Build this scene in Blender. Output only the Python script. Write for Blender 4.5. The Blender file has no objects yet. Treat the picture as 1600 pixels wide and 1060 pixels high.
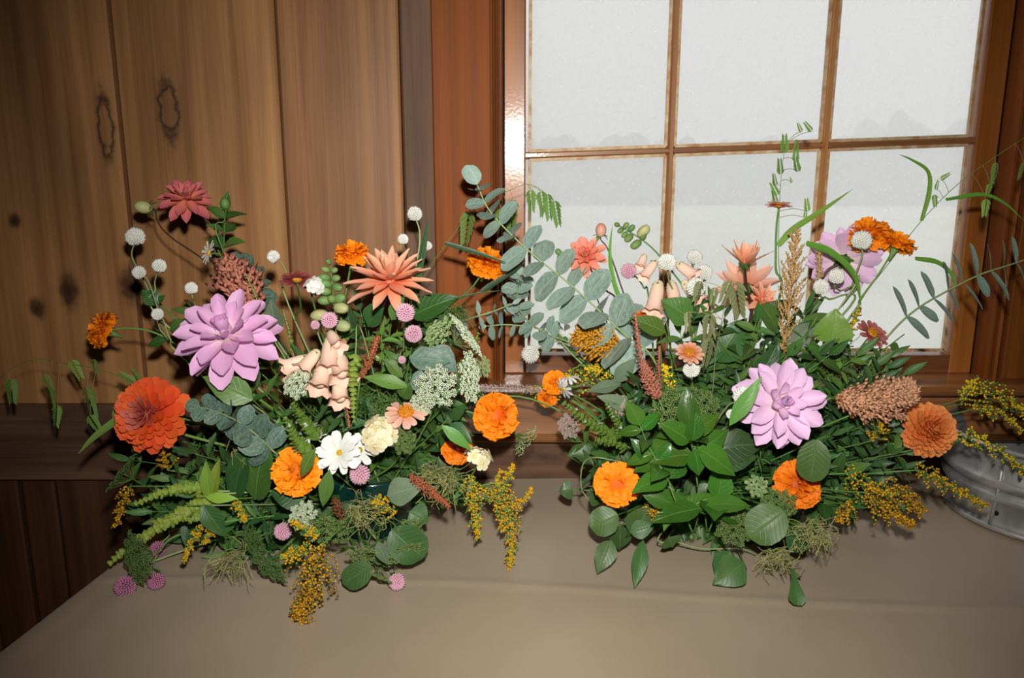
import bpy, math, random
from mathutils import Vector, Matrix
V = Vector
sc = bpy.context.scene
COL = sc.collection
rnd = random.Random(7)

# ------------------------------------------------------------------ camera
F = 1200.0
CAM = V((0.0, -1.5, 1.35))
TH = math.radians(11.7)
FWD = V((0, math.cos(TH), -math.sin(TH)))
UP = V((0, math.sin(TH), math.cos(TH)))
RT = V((1, 0, 0))
cd = bpy.data.cameras.new('camera')
cd.sensor_width = 36.0
cd.lens = 36.0 * F / 1600.0
cd.clip_start = 0.02
cd.clip_end = 500
cam = bpy.data.objects.new('camera', cd)
cam.location = CAM
cam.rotation_euler = (math.pi / 2 - TH, 0, 0)
COL.objects.link(cam)
sc.camera = cam

# ------------------------------------------------------------------ world: overcast sky
SKY = 0.485          # horizon radiance of the overcast sky
w = bpy.data.worlds.new('overcast_sky')
sc.world = w
w.use_nodes = True
nt = w.node_tree
bg = nt.nodes['Background']
tc = nt.nodes.new('ShaderNodeTexCoord')
sp = nt.nodes.new('ShaderNodeSeparateXYZ')
nt.links.new(tc.outputs['Generated'], sp.inputs[0])
mx = nt.nodes.new('ShaderNodeMath'); mx.operation = 'MAXIMUM'; mx.inputs[1].default_value = 0.0
nt.links.new(sp.outputs['Z'], mx.inputs[0])
ma = nt.nodes.new('ShaderNodeMath'); ma.operation = 'MULTIPLY_ADD'
ma.inputs[1].default_value = 2.0 * SKY; ma.inputs[2].default_value = SKY     # CIE overcast: zenith three times the horizon
nt.links.new(mx.outputs[0], ma.inputs[0])
nt.links.new(ma.outputs[0], bg.inputs['Strength'])
bg.inputs['Color'].default_value = (1.0, 0.985, 1.005, 1)

# ------------------------------------------------------------------ the photographer's flash, just above the lens
fl = bpy.data.lights.new('camera_flash', 'SPOT')
fl.energy = 90
fl.color = (1.0, 0.955, 0.90)
fl.spot_size = math.radians(92)
fl.spot_blend = 1.0
fl.shadow_soft_size = 0.022
flo = bpy.data.objects.new('camera_flash', fl)
flo.location = CAM + UP * 0.135 + RT * 0.02
aim = (CAM + FWD * 1.35 + RT * 0.05 + UP * 0.03) - flo.location
flo.rotation_euler = aim.to_track_quat('-Z', 'Y').to_euler()
COL.objects.link(flo)

# the room's own light: a dim warm lamp bulb far behind the photographer
lb = bpy.data.lights.new('room_bulb', 'POINT')
lb.energy = 3
lb.color = (1.0, 0.80, 0.58)
lb.shadow_soft_size = 0.12
lbo = bpy.data.objects.new('room_bulb', lb)
lbo.location = (0.3, -2.7, 2.1)
COL.objects.link(lbo)

sc.view_settings.view_transform = 'Standard'
sc.view_settings.look = 'None'
sc.view_settings.gamma = 1.0
sc.view_settings.use_curve_mapping = False
sc.view_settings.exposure = 0.0
sc.cycles.max_bounces = 8
sc.cycles.transparent_max_bounces = 16
sc.cycles.volume_bounces = 3

# ------------------------------------------------------------------ pixel -> place
def ray(px, py):
    return FWD + RT * ((px - 800.0) / F) + UP * ((530.0 - py) / F)
def P(px, py, Y):
    d = ray(px, py)
    return CAM + d * ((Y - CAM.y) / d.y)
def T(px, py, z=0.75):
    d = ray(px, py)
    return CAM + d * ((z - CAM.z) / d.z)
def m_per_px(p):
    return (p - CAM).dot(FWD) / F
def NV(n):
    return (RT * n[0] + UP * n[1] - FWD * n[2]).normalized()

# ------------------------------------------------------------------ materials
def lin(c):
    r = []
    for x in c[:3]:
        x /= 255.0
        r.append(x / 12.92 if x <= 0.04045 else ((x + 0.055) / 1.055) ** 2.4)
    return (r[0], r[1], r[2], 1)
MATS = {}
def newmat(name):
    m = bpy.data.materials.new(name)
    m.use_nodes = True
    MATS[name] = m
    n = m.node_tree
    return m, n, n.nodes['Principled BSDF'], n.nodes['Material Output']
def N(nt, t, **kw):
    n = nt.nodes.new('ShaderNode' + t)
    for k, v in kw.items():
        setattr(n, k, v)
    return n
def L(nt, a, b):
    nt.links.new(a, b)
def ramp(nt, stops, interp='LINEAR'):
    r = N(nt, 'ValToRGB')
    r.color_ramp.interpolation = interp
    e = r.color_ramp.elements
    e[0].position, e[0].color = stops[0]
    e[1].position, e[1].color = stops[-1]
    for p, c in stops[1:-1]:
        x = e.new(p); x.color = c
    return r
def mixc(nt, a, b, fac, mode='MIX'):
    m = N(nt, 'Mix', data_type='RGBA', blend_type=mode)
    for sock, v in ((m.inputs[6], a), (m.inputs[7], b), (m.inputs[0], fac)):
        if hasattr(v, 'links') or hasattr(v, 'is_output'):
            L(nt, v, sock)
        else:
            sock.default_value = v
    return m.outputs[2]
def math_(nt, op, a, b=None, c=None):
    m = N(nt, 'Math', operation=op)
    for i, v in enumerate((a, b, c)):
        if v is None: continue
        if hasattr(v, 'is_output'): L(nt, v, m.inputs[i])
        else: m.inputs[i].default_value = v
    return m.outputs[0]

def hue_jitter(nt, col, amt_v=0.25, amt_h=0.02):
    """each object a slightly different tint of the same pigment"""
    oi = N(nt, 'ObjectInfo')
    hs = N(nt, 'HueSaturation')
    L(nt, math_(nt, 'MULTIPLY_ADD', oi.outputs['Random'], amt_v, 1.0 - amt_v / 2), hs.inputs['Value'])
    fr = math_(nt, 'FRACT', math_(nt, 'MULTIPLY', oi.outputs['Random'], 7.31))
    L(nt, math_(nt, 'MULTIPLY_ADD', fr, amt_h, 0.5 - amt_h / 2), hs.inputs['Hue'])
    L(nt, col, hs.inputs['Color'])
    return hs.outputs['Color']

def thin_out(nt, bs, out, col, amount):
    """thin plant tissue lets some light through"""
    tr = N(nt, 'BsdfTranslucent')
    L(nt, col, tr.inputs['Color'])
    mx = N(nt, 'MixShader')
    mx.inputs[0].default_value = amount
    L(nt, bs.outputs[0], mx.inputs[1]); L(nt, tr.outputs[0], mx.inputs[2])
    L(nt, mx.outputs[0], out.inputs['Surface'])

def petal_mat(name, base, mid, tip, rough=0.55, thin=0.25, streak=0.18, jv=0.16, jh=0.012):
    m, nt, bs, out = newmat(name)
    uv = N(nt, 'UVMap')
    s = N(nt, 'SeparateXYZ'); L(nt, uv.outputs[0], s.inputs[0])
    r = ramp(nt, [(0.0, lin(base)), (0.45, lin(mid)), (1.0, lin(tip))])
    L(nt, s.outputs[1], r.inputs[0])
    mp = N(nt, 'Mapping'); mp.inputs['Scale'].default_value = (22, 1.2, 1)
    L(nt, uv.outputs[0], mp.inputs[0])
    no = N(nt, 'TexNoise'); no.inputs['Scale'].default_value = 1.0; no.inputs['Detail'].default_value = 3
    L(nt, mp.outputs[0], no.inputs['Vector'])
    f = math_(nt, 'MULTIPLY_ADD', no.outputs[0], streak * 2, 1.0 - streak)
    cm = N(nt, 'CombineXYZ')
    for i in range(3): L(nt, f, cm.inputs[i])
    c = mixc(nt, r.outputs[0], cm.outputs[0], 1.0, 'MULTIPLY')
    c = hue_jitter(nt, c, jv, jh)
    L(nt, c, bs.inputs['Base Color'])
    bs.inputs['Roughness'].default_value = rough
    bs.inputs['Specular IOR Level'].default_value = 0.3
    bu = N(nt, 'Bump'); bu.inputs['Strength'].default_value = 0.25; bu.inputs['Distance'].default_value = 0.002
    L(nt, no.outputs[0], bu.inputs['Height']); L(nt, bu.outputs[0], bs.inputs['Normal'])
    thin_out(nt, bs, out, c, thin)
    return m

def leaf_mat(name, col, vein, rough=0.42, thin=0.22, spec=0.4, jv=0.7, jh=0.045, bloom=None):
    m, nt, bs, out = newmat(name)
    uv = N(nt, 'UVMap')
    s = N(nt, 'SeparateXYZ'); L(nt, uv.outputs[0], s.inputs[0])
    a = math_(nt, 'ABSOLUTE', math_(nt, 'SUBTRACT', s.outputs[0], 0.5))
    mid = ramp(nt, [(0.0, (1, 1, 1, 1)), (0.035, (0, 0, 0, 1))]); L(nt, a, mid.inputs[0])
    sv = math_(nt, 'SINE', math_(nt, 'MULTIPLY', math_(nt, 'SUBTRACT', s.outputs[1], math_(nt, 'MULTIPLY', a, 0.55)), 50.0))
    svr = ramp(nt, [(0.80, (0, 0, 0, 1)), (1.0, (0.22, 0.22, 0.22, 1))]); L(nt, sv, svr.inputs[0])
    vm = math_(nt, 'MAXIMUM', mid.outputs[0], svr.outputs[0])
    no = N(nt, 'TexNoise'); no.inputs['Scale'].default_value = 6; no.inputs['Detail'].default_value = 4
    L(nt, uv.outputs[0], no.inputs['Vector'])
    dark = tuple(x * 0.72 for x in lin(col)[:3]) + (1,)
    c0 = mixc(nt, dark, lin(col), no.outputs[0])
    c0 = hue_jitter(nt, c0, jv, jh)
    c = mixc(nt, c0, lin(vein), math_(nt, 'MULTIPLY', vm, 0.55))
    if bloom:
        b = ramp(nt, [(0.42, (0, 0, 0, 1)), (0.7, (0.6, 0.6, 0.6, 1))]); L(nt, no.outputs[0], b.inputs[0])
        c = mixc(nt, c, lin(bloom), b.outputs[0])
    L(nt, c, bs.inputs['Base Color'])
    bs.inputs['Roughness'].default_value = rough
    bs.inputs['Specular IOR Level'].default_value = spec
    bu = N(nt, 'Bump'); bu.inputs['Strength'].default_value = 0.35; bu.inputs['Distance'].default_value = 0.002
    bu.invert = True
    L(nt, vm, bu.inputs['Height']); L(nt, bu.outputs[0], bs.inputs['Normal'])
    thin_out(nt, bs, out, c, thin)
    return m

def plain_mat(name, col, col2=None, rough=0.55, scale=40, spec=0.3, thin=0.0, metal=0.0, jv=0.12, jh=0.01):
    m, nt, bs, out = newmat(name)
    tcn = N(nt, 'TexCoord')
    no = N(nt, 'TexNoise'); no.inputs['Scale'].default_value = scale; no.inputs['Detail'].default_value = 3
    L(nt, tcn.outputs['Object'], no.inputs['Vector'])
    r = ramp(nt, [(0.3, lin(col2 or tuple(x * 0.85 for x in col))), (0.7, lin(col))])
    L(nt, no.outputs[0], r.inputs[0])
    c = hue_jitter(nt, r.outputs[0], jv, jh)
    L(nt, c, bs.inputs['Base Color'])
    bs.inputs['Roughness'].default_value = rough
    bs.inputs['Specular IOR Level'].default_value = spec
    bs.inputs['Metallic'].default_value = metal
    if thin: thin_out(nt, bs, out, c, thin)
    return m

def wood_mat(name, light, dark, axis='Z', rough=0.45, knots=(), coat=0.0, grain=1.0, bump=0.25, spec=0.4, stain=0.5, stainc=None, bumpscale=1.0):
    """planed timber: long wandering grain, fine pores, and knots at given places (x, z, half width, half height) on the wall"""
    m, nt, bs, out = newmat(name)
    geo = N(nt, 'NewGeometry')
    oi = N(nt, 'ObjectInfo')
    off = N(nt, 'CombineXYZ')
    L(nt, math_(nt, 'MULTIPLY', oi.outputs['Random'], 13.0), off.inputs[0])
    L(nt, math_(nt, 'MULTIPLY', oi.outputs['Random'], 5.0), off.inputs[2])
    ad = N(nt, 'VectorMath', operation='ADD'); L(nt, geo.outputs['Position'], ad.inputs[0]); L(nt, off.outputs[0], ad.inputs[1])
    def mapped(sc3):
        mp = N(nt, 'Mapping'); mp.inputs['Scale'].default_value = sc3
        L(nt, ad.outputs[0], mp.inputs[0]); return mp
    ax = 'XYZ'.index(axis)
    def sc(a, b):
        v = [a, a, a]; v[ax] = b; return v
    warp = N(nt, 'TexNoise'); warp.inputs['Scale'].default_value = 1; warp.inputs['Detail'].default_value = 2
    L(nt, mapped(sc(5, 1.6)).outputs[0], warp.inputs['Vector'])
    g1 = N(nt, 'TexNoise'); g1.inputs['Scale'].default_value = 1; g1.inputs['Detail'].default_value = 5; g1.inputs['Distortion'].default_value = 0.4
    L(nt, mapped(sc(34 * grain, 0.9)).outputs[0], g1.inputs['Vector'])
    g2 = N(nt, 'TexNoise'); g2.inputs['Scale'].default_value = 1; g2.inputs['Detail'].default_value = 4
    L(nt, mapped(sc(260 * grain, 6)).outputs[0], g2.inputs['Vector'])
    f = math_(nt, 'MULTIPLY_ADD', g2.outputs[0], 0.20, math_(nt, 'MULTIPLY', g1.outputs[0], 0.80))
    r = ramp(nt, [(0.30, lin(dark)), (0.50, tuple(0.45 * a + 0.55 * b for a, b in zip(lin(dark), lin(light)))), (0.66, lin(light))])
    L(nt, f, r.inputs[0])
    st = ramp(nt, [(0.30, (1 - stain, 1 - stain, 1 - stain, 1)), (0.62, (1, 1, 1, 1))]); L(nt, warp.outputs[0], st.inputs[0])
    c = mixc(nt, r.outputs[0], st.outputs[0], 1.0, 'MULTIPLY')
    if stainc:
        sn = N(nt, 'TexNoise'); sn.inputs['Scale'].default_value = 1; sn.inputs['Detail'].default_value = 6
        L(nt, mapped(sc(14, 5)).outputs[0], sn.inputs['Vector'])
        sr = ramp(nt, [(0.56, (0, 0, 0, 1)), (0.72, (0.8, 0.8, 0.8, 1))]); L(nt, sn.outputs[0], sr.inputs[0])
        c = mixc(nt, c, lin(stainc), sr.outputs[0])
    c = hue_jitter(nt, c, 0.22, 0.008)
    if knots:
        sx = N(nt, 'SeparateXYZ'); L(nt, geo.outputs['Position'], sx.inputs[0])
        kn = N(nt, 'TexNoise'); kn.inputs['Scale'].default_value = 55; kn.inputs['Detail'].default_value = 4
        L(nt, geo.outputs['Position'], kn.inputs['Vector'])
        for (kx, kz, a, b, ring) in knots:
            dx = math_(nt, 'DIVIDE', math_(nt, 'SUBTRACT', sx.outputs[0], kx), a)
            dz = math_(nt, 'DIVIDE', math_(nt, 'SUBTRACT', sx.outputs[2], kz), b)
            d = math_(nt, 'SQRT', math_(nt, 'ADD', math_(nt, 'MULTIPLY', dx, dx), math_(nt, 'MULTIPLY', dz, dz)))
            d = math_(nt, 'ADD', d, math_(nt, 'MULTIPLY_ADD', kn.outputs[0], 1.1, -0.55))
            if ring:
                kr = ramp(nt, [(0.0, (0.25, 0.25, 0.25, 1)), (0.30, (0.18, 0.18, 0.18, 1)), (0.42, (0.85, 0.85, 0.85, 1)), (0.62, (0.1, 0.1, 0.1, 1)), (0.8, (0, 0, 0, 1))])
            else:
                kr = ramp(nt, [(0.0, (0.92, 0.92, 0.92, 1)), (0.42, (0.75, 0.75, 0.75, 1)), (0.75, (0.12, 0.12, 0.12, 1)), (1.0, (0, 0, 0, 1))])
            L(nt, math_(nt, 'MULTIPLY', d, 0.5), kr.inputs[0])
            c = mixc(nt, c, lin((34, 18, 10)), kr.outputs[0])
    L(nt, c, bs.inputs['Base Color'])
    rr = math_(nt, 'MULTIPLY_ADD', f, 0.25, rough - 0.12)
    L(nt, rr, bs.inputs['Roughness'])
    bs.inputs['Specular IOR Level'].default_value = spec
    bs.inputs['Coat Weight'].default_value = coat
    bs.inputs['Coat Roughness'].default_value = 0.12
    bu = N(nt, 'Bump'); bu.inputs['Strength'].default_value = bump; bu.inputs['Distance'].default_value = 0.003 * bumpscale
    L(nt, f, bu.inputs['Height']); L(nt, bu.outputs[0], bs.inputs['Normal'])
    if coat:
        cb = N(nt, 'TexNoise'); cb.inputs['Scale'].default_value = 160; cb.inputs['Detail'].default_value = 3
        L(nt, geo.outputs['Position'], cb.inputs['Vector'])
        bu2 = N(nt, 'Bump'); bu2.inputs['Strength'].default_value = 0.10; bu2.inputs['Distance'].default_value = 0.0015
        L(nt, cb.outputs[0], bu2.inputs['Height']); L(nt, bu2.outputs[0], bs.inputs['Coat Normal'])
    return m

# ------------------------------------------------------------------ mesh building
class MB:
    def __init__(s):
        s.v, s.f, s.uv, s.mi = [], [], [], []
        s.cur = 0
    def vert(s, p, uv=(0.5, 0.5)):
        s.v.append((p[0], p[1], p[2])); s.uv.append(uv); return len(s.v) - 1
    def face(s, *i):
        s.f.append(i); s.mi.append(s.cur)
    def grid(s, rows, uvs, closed=False):
        idx = [[s.vert(p, u) for p, u in zip(r, ur)] for r, ur in zip(rows, uvs)]
        for a, b in zip(idx, idx[1:]):
            n = len(a)
            for i in range(n if closed else n - 1):
                j = (i + 1) % n
                s.face(a[i], a[j], b[j], b[i])
        return idx
    def tube(s, pts, rads, n=6, cap=True):
        pts = [V(p) for p in pts]
        if not hasattr(rads, '__len__'): rads = [rads] * len(pts)
        t = (pts[1] - pts[0]).normalized()
        u = t.orthogonal().normalized()
        rows, uvs = [], []
        for k, p in enumerate(pts):
            tt = (pts[min(k + 1, len(pts) - 1)] - pts[max(k - 1, 0)])
            tt = tt.normalized() if tt.length > 1e-9 else t
            u = (u - tt * u.dot(tt))
            u = u.normalized() if u.length > 1e-6 else tt.orthogonal().normalized()
            v = tt.cross(u)
            rows.append([p + (u * math.cos(2 * math.pi * i / n) + v * math.sin(2 * math.pi * i / n)) * rads[k] for i in range(n)])
            uvs.append([(i / n, k / (len(pts) - 1)) for i in range(n)])
        idx = s.grid(rows, uvs, True)
        if cap:
            s.face(*idx[0][::-1]); s.face(*idx[-1])
    def box(s, x0, x1, y0, y1, z0, z1):
        c = [s.vert((x, y, z)) for z in (z0, z1) for y in (y0, y1) for x in (x0, x1)]
        for q in ((0, 2, 3, 1), (4, 5, 7, 6), (0, 1, 5, 4), (2, 6, 7, 3), (0, 4, 6, 2), (1, 3, 7, 5)):
            s.face(*[c[i] for i in q])
    def hexa(s, pts):
        """eight corners: four of one end ring, four of the other"""
        c = [s.vert(p) for p in pts]
        for q in ((3, 2, 1, 0), (4, 5, 6, 7), (0, 1, 5, 4), (1, 2, 6, 5), (2, 3, 7, 6), (3, 0, 4, 7)):
            s.face(*[c[i] for i in q])
    def sphere(s, c, r, nu=10, nv=7, squash=(1, 1, 1), M=None):
        rows, uvs = [], []
        for j in range(nv + 1):
            a = math.pi * j / nv
            row = []
            for i in range(nu):
                b = 2 * math.pi * i / nu
                q = V((math.sin(a) * math.cos(b) * squash[0], math.sin(a) * math.sin(b) * squash[1], math.cos(a) * squash[2])) * r
                if M: q = M @ q
                row.append(V(c) + q)
            rows.append(row); uvs.append([(i / nu, j / nv) for i in range(nu)])
        s.grid(rows, uvs, True)
    def octa(s, c, r, ax=None, k=1.0, uv=(0.5, 0.5)):
        c = V(c)
        ax = (ax or V((0, 0, 1))).normalized()
        u = ax.orthogonal().normalized(); v = ax.cross(u)
        i = [s.vert(c + q, uv) for q in (u * r, v * r, -u * r, -v * r)]
        t = s.vert(c + ax * r * k, uv); b = s.vert(c - ax * r * k, uv)
        for a in range(4):
            s.face(i[a], i[(a + 1) % 4], t); s.face(i[(a + 1) % 4], i[a], b)
    def spike(s, a, b, r, n=4):
        """a slim pointed bract from a to b"""
        a, b = V(a), V(b); d = b - a
        t = d.normalized(); u = t.orthogonal().normalized(); v = t.cross(u)
        m = a + d * 0.42
        i = [s.vert(m + (u * math.cos(q) + v * math.sin(q)) * r, (q / 6.3, 0.45)) for q in (2 * math.pi * k / n for k in range(n))]
        p0 = s.vert(a, (0.5, 0.0)); p1 = s.vert(b, (0.5, 1.0))
        for k in range(n):
            s.face(i[k], i[(k + 1) % n], p1); s.face(i[(k + 1) % n], i[k], p0)
    def mesh(s, name, *mats, smooth=True):
        me = bpy.data.meshes.new(name)
        me.from_pydata(s.v, [], s.f)
        ul = me.uv_layers.new(name='UVMap')
        co = []
        for f in s.f:
            for i in f: co.extend(s.uv[i])
        ul.data.foreach_set('uv', co)
        for m in mats: me.materials.append(MATS[m] if isinstance(m, str) else m)
        if any(s.mi): me.polygons.foreach_set('material_index', s.mi)
        me.polygons.foreach_set('use_smooth', [smooth] * len(s.f))
        me.update()
        return me

def thing(name, label, cat, loc, group=None):
    o = bpy.data.objects.new(name, None)
    o.empty_display_size = 0.02
    o.location = loc
    o['label'] = label; o['category'] = cat
    if group: o['group'] = group
    COL.objects.link(o)
    return o
def part(parent, name, me, M=None, label=None, kind=None, root=None):
    """a mesh part; M is its place in the world"""
    o = bpy.data.objects.new(name, me)
    COL.objects.link(o)
    M = M or Matrix()
    if parent is not None:
        o.parent = parent
        base = V(parent['_w']) if '_w' in parent else parent.location
        o.matrix_local = Matrix.Translation(-base) @ M
    else:
        o.matrix_local = M
    if label: o['label'] = label
    if kind: o['kind'] = kind
    return o
def struct(name, me=None, loc=(0, 0, 0)):
    o = bpy.data.objects.new(name, me)
    o.location = loc
    o['kind'] = 'structure'
    COL.objects.link(o)
    return o
def tagged(o, label, cat, group=None):
    o['label'] = label; o['category'] = cat
    if group: o['group'] = group
    return o
def frame(p, y, n, s=1.0, sx=1.0, sz=1.0):
    """matrix: local Y along y, local Z as near to n as can be"""
    y = V(y).normalized(); n = V(n)
    x = y.cross(n)
    if x.length < 1e-4: x = y.orthogonal()
    x.normalize(); z = x.cross(y)
    M = Matrix.Identity(4)
    for i in range(3):
        M[i][0] = x[i] * s * sx; M[i][1] = y[i] * s; M[i][2] = z[i] * s * sz; M[i][3] = p[i]
    return M
def zframe(p, n, spin=0.0):
    n = V(n).normalized()
    x = n.orthogonal().normalized()
    y = n.cross(x)
    x, y = x * math.cos(spin) + y * math.sin(spin), y * math.cos(spin) - x * math.sin(spin)
    M = Matrix.Identity(4)
    for i in range(3):
        M[i][0] = x[i]; M[i][1] = y[i]; M[i][2] = n[i]; M[i][3] = p[i]
    return M
def spline(pts, n=5):
    """Catmull-Rom through the points"""
    pts = [V(p) for p in pts]
    if len(pts) == 2:
        return [pts[0].lerp(pts[1], k / n) for k in range(n + 1)]
    q = [pts[0] * 2 - pts[1]] + pts + [pts[-1] * 2 - pts[-2]]
    out = []
    for i in range(1, len(q) - 2):
        a, b, c, d = q[i - 1:i + 3]
        for k in range(n):
            t = k / n
            out.append(0.5 * ((2 * b) + (c - a) * t + (2 * a - 5 * b + 4 * c - d) * t * t + (3 * b - a - 3 * c + d) * t ** 3))
    out.append(pts[-1])
    return out
# ================================================================== the setting
kn = []
def knot(px, py, wpx, hpx, ring=False):
    p = P(px, py, 0); s = m_per_px(p); kn.append((p.x, p.z, wpx * s, hpx * s, ring))
knot(263, 172, 15, 44, True); knot(165, 200, 12, 50, True); knot(108, 455, 12, 22); knot(58, 482, 10, 13); knot(22, 345, 8, 9); knot(205, 448, 15, 22)
kn1 = kn; 
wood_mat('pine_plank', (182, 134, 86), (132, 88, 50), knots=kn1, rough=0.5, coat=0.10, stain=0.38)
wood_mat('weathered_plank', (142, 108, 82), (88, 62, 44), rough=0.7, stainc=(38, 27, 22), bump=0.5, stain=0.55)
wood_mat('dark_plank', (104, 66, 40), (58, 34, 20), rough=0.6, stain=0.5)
wood_mat('weathered_rail', (134, 100, 72), (82, 56, 38), axis='X', rough=0.75, stainc=(36, 26, 20), bump=0.6, stain=0.55)
wood_mat('varnished_casing', (150, 86, 38), (112, 60, 24), rough=0.55, coat=0.0, stain=0.30, spec=0.12)
wood_mat('varnished_sash', (186, 120, 50), (142, 84, 28), rough=0.40, coat=0.5, stain=0.25)
wood_mat('varnished_sill', (172, 116, 70), (116, 70, 36), axis='X', rough=0.40, coat=0.55, stain=0.35)
wood_mat('sash_bottom_rail', (142, 88, 48), (82, 46, 24), axis='X', rough=0.45, coat=0.3, stain=0.55, stainc=(40, 26, 18))
wood_mat('room_boards', (120, 82, 52), (78, 50, 30), rough=0.6)
wood_mat('floor_boards', (110, 78, 52), (66, 44, 28), axis='Y', rough=0.6)
plain_mat('glazing_bead', (206, 190, 156), (176, 128, 78), rough=0.5, scale=60)
plain_mat('dark_gap', (26, 18, 13), rough=0.9)

def bevel_box(x0, x1, y0, y1, z0, z1, b=0.003, taper=None):
    """a board with eased edges on its front face (towards -Y)"""
    mb = MB()
    a = [(x0, y1, z0), (x1, y1, z0), (x1, y1, z1), (x0, y1, z1)]
    m = [(x0, y0 + b, z0), (x1, y0 + b, z0), (x1, y0 + b, z1), (x0, y0 + b, z1)]
    f = [(x0 + b, y0, z0 + b), (x1 - b, y0, z0 + b), (x1 - b, y0, z1 - b), (x0 + b, y0, z1 - b)]
    r = [[mb.vert(p) for p in q] for q in (a, m, f)]
    for p, q in zip(r, r[1:]):
        for i in range(4):
            j = (i + 1) % 4
            mb.face(p[i], p[j], q[j], q[i])
    mb.face(*r[2]); mb.face(*r[0][::-1])
    return mb

# --- back wall: vertical planks above and below a rail
wall = struct('wall_back')
seamx = [P(x, y, 0).x for x, y in ((195, 290), (445, 290), (630, 290))]
casL = P(676, 240, 0).x
xs = [-1.75, -1.42, -1.10] + [seamx[0], seamx[1], seamx[2], casL + 0.02]
ZR0, ZR1 = P(100, 752, -0.012).z, P(100, 633, -0.012).z
g = 0.003
WY = 0.028      # thickness of the planking
for i in range(len(xs) - 1):
    mat = 'weathered_plank' if i == len(xs) - 2 else 'pine_plank'
    dy = (0.0, 0.004, 0.0, 0.003, 0.0, 0.0045, 0.003)[i]
    gg = g if i < len(xs) - 3 else 0.0012
    part(wall, 'plank', bevel_box(xs[i] + gg, xs[i + 1] - gg, dy, WY, ZR1 - 0.02, 2.4, 0.004).mesh('plank', mat, smooth=False))
lx = [-1.75, -1.5, P(70, 900, 0).x - 0.12, P(45, 900, 0).x, P(100, 900, 0).x, -0.30, 0.02, 0.34, 0.70, 1.05, 1.4, 1.75, 2.1]
for i in range(len(lx) - 1):
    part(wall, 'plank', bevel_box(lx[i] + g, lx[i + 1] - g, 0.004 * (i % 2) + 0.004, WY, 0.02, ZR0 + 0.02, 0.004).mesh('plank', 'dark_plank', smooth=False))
part(wall, 'rail', bevel_box(-1.75, 2.1, -0.012, WY + 0.02, ZR0, ZR1, 0.004).mesh('rail', 'weathered_rail', smooth=False))
part(wall, 'backing', (lambda m: (m.box(-1.75, casL + 0.05, WY, WY + 0.03, 0, 2.4), m)[1])(MB()).mesh('backing', 'dark_gap', smooth=False))

# --- window: sash set back in its opening, cased, with stool and apron below
win = struct('window_1')
YS, YG = 0.030, 0.050       # face of the sash, plane of the glass
def wx(px, py, Y=YS): return P(px, py, Y).x
def wz(px, py, Y=YS): return P(px, py, Y).z
xL0, xL1 = wx(786, 300), wx(821, 300)            # left stile
xR1, xR0 = wx(1524, 235), wx(1561, 235)          # right stile
zb1 = wz(1000, 556); zb0 = P(1000, 584, YS).z    # bottom rail of the sash
ZT = 1.80                                        # its top rail
zmL, zmR = wz(820, 243), wz(1540, 219)           # the glazing bar is not quite level in this old sash
def zm(x): return zmL + (zmR - zmL) * (x - xL1) / (xR1 - xL1)
STOOL = zb0
part(win, 'sash_stile', bevel_box(xL0, xL1, YS, YS + 0.04, zb0, ZT + 0.06, 0.003).mesh('sash_stile', 'varnished_sash', smooth=False))
part(win, 'sash_stile', bevel_box(xR1, xR0, YS, YS + 0.04, zb0, ZT + 0.06, 0.003).mesh('sash_stile', 'varnished_sash', smooth=False))
part(win, 'sash_rail', bevel_box(xL1, xR1, YS, YS + 0.04, zb0, zb1, 0.003).mesh('sash_rail', 'sash_bottom_rail', smooth=False))
part(win, 'sash_rail', bevel_box(xL1, xR1, YS, YS + 0.04, ZT, ZT + 0.06, 0.003).mesh('sash_rail', 'varnished_sash', smooth=False))
# glazing bars: moulded, narrow nose towards the room
def bar(p0, p1, wdt, axis):
    mb = MB()
    prof = [(-wdt / 2, 0.022), (-wdt / 2, 0.012), (-wdt * 0.22, 0.003), (-wdt * 0.22, 0.0), (wdt * 0.22, 0.0), (wdt * 0.22, 0.003), (wdt / 2, 0.012), (wdt / 2, 0.022)]
    rows = []
    for p in (p0, p1):
        rows.append([V((p[0] + (a if axis == 'Z' else 0), YS + 0.002 + b, p[1] + (a if axis == 'X' else 0))) for a, b in prof])
    mb.grid(rows, [[(0, 0)] * 8] * 2, True)
    return mb
wood_mat('varnished_bar', (196, 138, 82), (144, 88, 42), axis='Z', rough=0.4, coat=0.4, stain=0.3)
wood_mat('varnished_bar_level', (172, 116, 66), (110, 66, 34), axis='X', rough=0.4, coat=0.4, stain=0.4)
mxs = [wx(1049, 240), wx(1292, 230)]
W3 = 0.0155
for x in mxs:
    part(win, 'muntin', bar((x, zb1), (x, ZT), W3, 'Z').mesh('muntin', 'varnished_bar', smooth=False))
cols = [xL1] + mxs + [xR1]
for a, b in zip([xL1] + [x + W3 * .2 for x in mxs], [x - W3 * .2 for x in mxs] + [xR1]):
    part(win, 'muntin', bar((a, zm(a)), (b, zm(b)), W3 * 0.92, 'X').mesh('muntin', 'varnished_bar_level', smooth=False))
# putty line around the panes
def bead(pts, r=0.0042):
    mb = MB()
    for a, b in zip(pts, pts[1:] + pts[:1]):
        mb.tube([a, b], r, 4)
    return mb
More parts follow.
